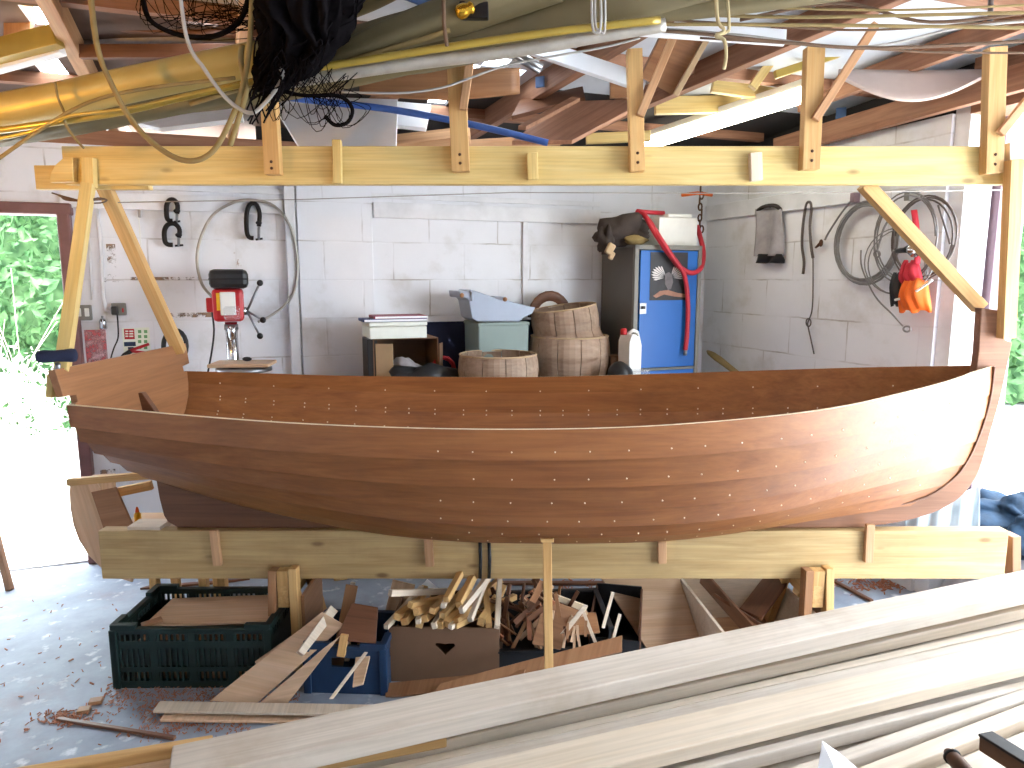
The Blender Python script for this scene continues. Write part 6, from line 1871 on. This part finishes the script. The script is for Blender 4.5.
# black netting
nt_ = empty('black_netting', at(300, 90, 2.4), 0, 'heap of black fishing netting draped over the sails', 'netting')
wrinkled('net_mass', [(318, -40), (312, -8), (304, 22), (294, 46), (280, 66), (270, 82), (264, 92)], [2.2, 2.24, 2.28, 2.30, 2.32, 2.32, 2.34], [.12, .125, .115, .09, .06, .045, .02], M_['net'], None, None, amp=.3, seed=51, n=64, fr=17, parent=nt_)
mb = MB(); rr = random.Random(77)
for k in range(30):
    x0, y0 = rr.uniform(262, 335), rr.uniform(60, 92)
    x1 = x0 + rr.uniform(10, 60); y1 = rr.uniform(92, 128)
    mb.tube(path([(x0, y0), ((x0 + x1) / 2, y1), (x1, y1 - rr.uniform(5, 30)), (x1 - 20, y0 + 10)], 2.3 + rr.uniform(0, .1), 4), .0014, 3, cap=False)
for k in range(40):
    x0, y0 = rr.uniform(140, 260), rr.uniform(-10, 10)
    mb.tube(path([(x0, y0 - 10), (x0 + rr.uniform(-10, 30), y0 + rr.uniform(10, 34)), (x0 + rr.uniform(30, 80), y0 + rr.uniform(5, 30)), (rr.uniform(250, 280), rr.uniform(0, 30))], 2.3 + rr.uniform(0, .15), 4), .0014, 3, cap=False)
for k in range(150):
    t0 = rr.random(); cx0 = 318 - 52 * t0 ** 1.4; cy0 = -20 + 108 * t0; wv = 42 * (1 - t0) + 10
    x0, y0 = cx0 + rr.uniform(-wv, wv), cy0
    mb.tube(path([(x0, y0), (x0 + rr.uniform(-14, 10), y0 + rr.uniform(8, 20)), (x0 - rr.uniform(2, 18), y0 + rr.uniform(18, 40))], 2.2 + rr.uniform(0, .06), 4), .003, 3, cap=False)
mb.tube(path([(258, 84), (300, 95), (338, 96), (352, 108), (348, 122), (335, 125), (325, 116)], 2.3), .006, 6)
mb.tube(path([(142, -8), (150, 20), (180, 35), (215, 36), (240, 20), (250, -8)], 2.3), .008, 6)
mb.build('net_strands', M_['net'], nt_)

# ropes
for nm, pts, Y, r, mt, lab in (
    ('rope_loop', [(86, -60), (96, 40), (112, 85), (135, 125), (165, 152), (190, 161), (212, 152), (230, 122), (243, 85), (250, 40), (254, -60)], 2.25, .0085, 'rope_olive', 'thick olive rope hanging in a deep loop in front of the overhead beam'),
    ('rope_loop', [(175, -60), (186, 35), (205, 70), (228, 100), (250, 113), (264, 104), (278, 86), (283, 74), (280, 68)], 2.22, .006, 'rope_grey', 'grey rope hanging in a slack loop to the netting'),
    ('rope', [(-20, 172), (40, 130), (90, 102), (150, 88), (235, 78)], 2.30, .006, 'rope_olive', 'olive rope running diagonally over the covered spar'),
    ('rope', [(-20, 142), (30, 132), (70, 116), (130, 108), (240, 84)], 2.30, .006, 'gold', 'yellow rope lying along the underside of the covered spar'),
    ('rope', [(55, 82), (58, 98), (64, 112), (66, 125), (78, 142), (84, 148)], 2.32, .004, 'rope_olive', 'thin olive cord tied round the covered spar'),
    ('rope', [(242, 45), (241, 62), (246, 90), (238, 120), (230, 146)], 2.30, .009, 'rope_olive', 'olive lashing around the covered spar at the netting'),
    ('rope', [(442, -60), (444, 20), (447, 46)], 2.30, .006, 'rope_brown', 'short brown cord holding up the olive sail'),
    ('rope', [(592, -60), (592, 20), (597, 33), (601, 20), (599, -60)], 2.30, .004, 'rope_grey', 'white cord hanging in a narrow loop under the roof'),
    ('rope', [(596, -60), (595, 18), (599, 30), (605, 25), (603, -60)], 2.32, .004, 'rope_grey', 'second white cord doubled beside the narrow loop'),
    ('frayed_rope', [(716, -60), (717, 15), (724, 30), (716, 36), (724, 40), (726, 55), (724, 69)], 2.35, .006, 'rope', 'frayed cream rope end hanging from a knot'),
    ('rope', [(722, -60), (729, 20), (726, 32), (716, 34)], 2.36, .005, 'rope', 'cream cord knotted above the frayed rope end'),
    ('rope', [(340, 92), (400, 93), (440, 88), (470, 78), (512, 64), (600, 48), (640, 38)], 2.55, .004, 'rope_grey', 'grey cord running below the sails past the second hanger'),
    ('chain_rod', [(991, -10), (990, 25)], 2.6, .009, 'wire_dark', 'dark iron rod hanging at the upper right'),
):
    mb = MB(); mb.tube(path(pts, Y), r, 8); tag(mb.build(nm, M_[mt]), lab, 'rope' if 'rope' in nm else 'rod')
CORDS = [([(430, 52), (560, 34), (640, 25), (800, 25), (1044, 28)], 'rope_olive'), ([(520, 20), (640, 9), (760, 8), (900, 10), (1044, 4)], 'rope_olive'),
         ([(600, 30), (680, 32), (780, 42), (880, 48), (1044, 40)], 'rope_brown'), ([(640, 27), (740, 35), (860, 47), (960, 28), (1044, 20)], 'rope_grey'),
         ([(560, 12), (700, 15), (820, 17), (1044, 12)], 'rope_olive'), ([(500, 38), (620, 20), (740, 24), (870, 30), (1044, 18)], 'rope_brown'),
         ([(740, 20), (840, 3), (930, 22), (1044, 10)], 'rope_brown'), ([(700, 38), (830, 46), (930, 52), (1044, 53)], 'rope_brown')]
LABS = ['olive cord running level from the sails to the right edge', 'olive cord running highest along the roof edge', 'brown cord dipping lowest in the middle right', 'grey cord that dips and climbs again towards the right edge',
        'olive cord close under the roof edge, second from the top', 'brown cord leaving the sails next to the olive cord', 'brown cord arching up behind the fourth hanger', 'brown cord stretched level below the others at the right']
for k, (pts, mt) in enumerate(CORDS):
    mb = MB(); mb.tube(path(pts, 2.45 + .02 * k, 8), .004 if k % 2 else .006, 6); tag(mb.build('roof_twine', M_[mt]), LABS[k], 'cord', 'cords strung under the roof')
br = empty('brass_fitting', at(465, 10, 2.35), 0, 'shiny brass fitting on the blue strap above the sails', 'fitting')
mb = MB(); mb.lathe([(.012, -.03), (.022, -.02), (.022, .0), (.016, .012), (.02, .02), (.012, .03)], 16, Matrix.Translation(at(465, 10, 2.32)) @ Matrix.Rotation(1.2, 4, 'Y')); mb.build('body', M_['brass'], br)
mb = MB(); mb.box((0, 0, 0), (.09, .03, .05), Matrix.Translation(at(474, 11, 2.35))); mb.build('block', M_['black_iron'], br, bevel=.004)
board('blue_strap', at(400, -8, 2.45), at(458, 14, 2.42), .035, .01, M_['blue_tape'], up=(0, -1, 0), label='blue strip beside the brass fitting at the top', cat='strap')
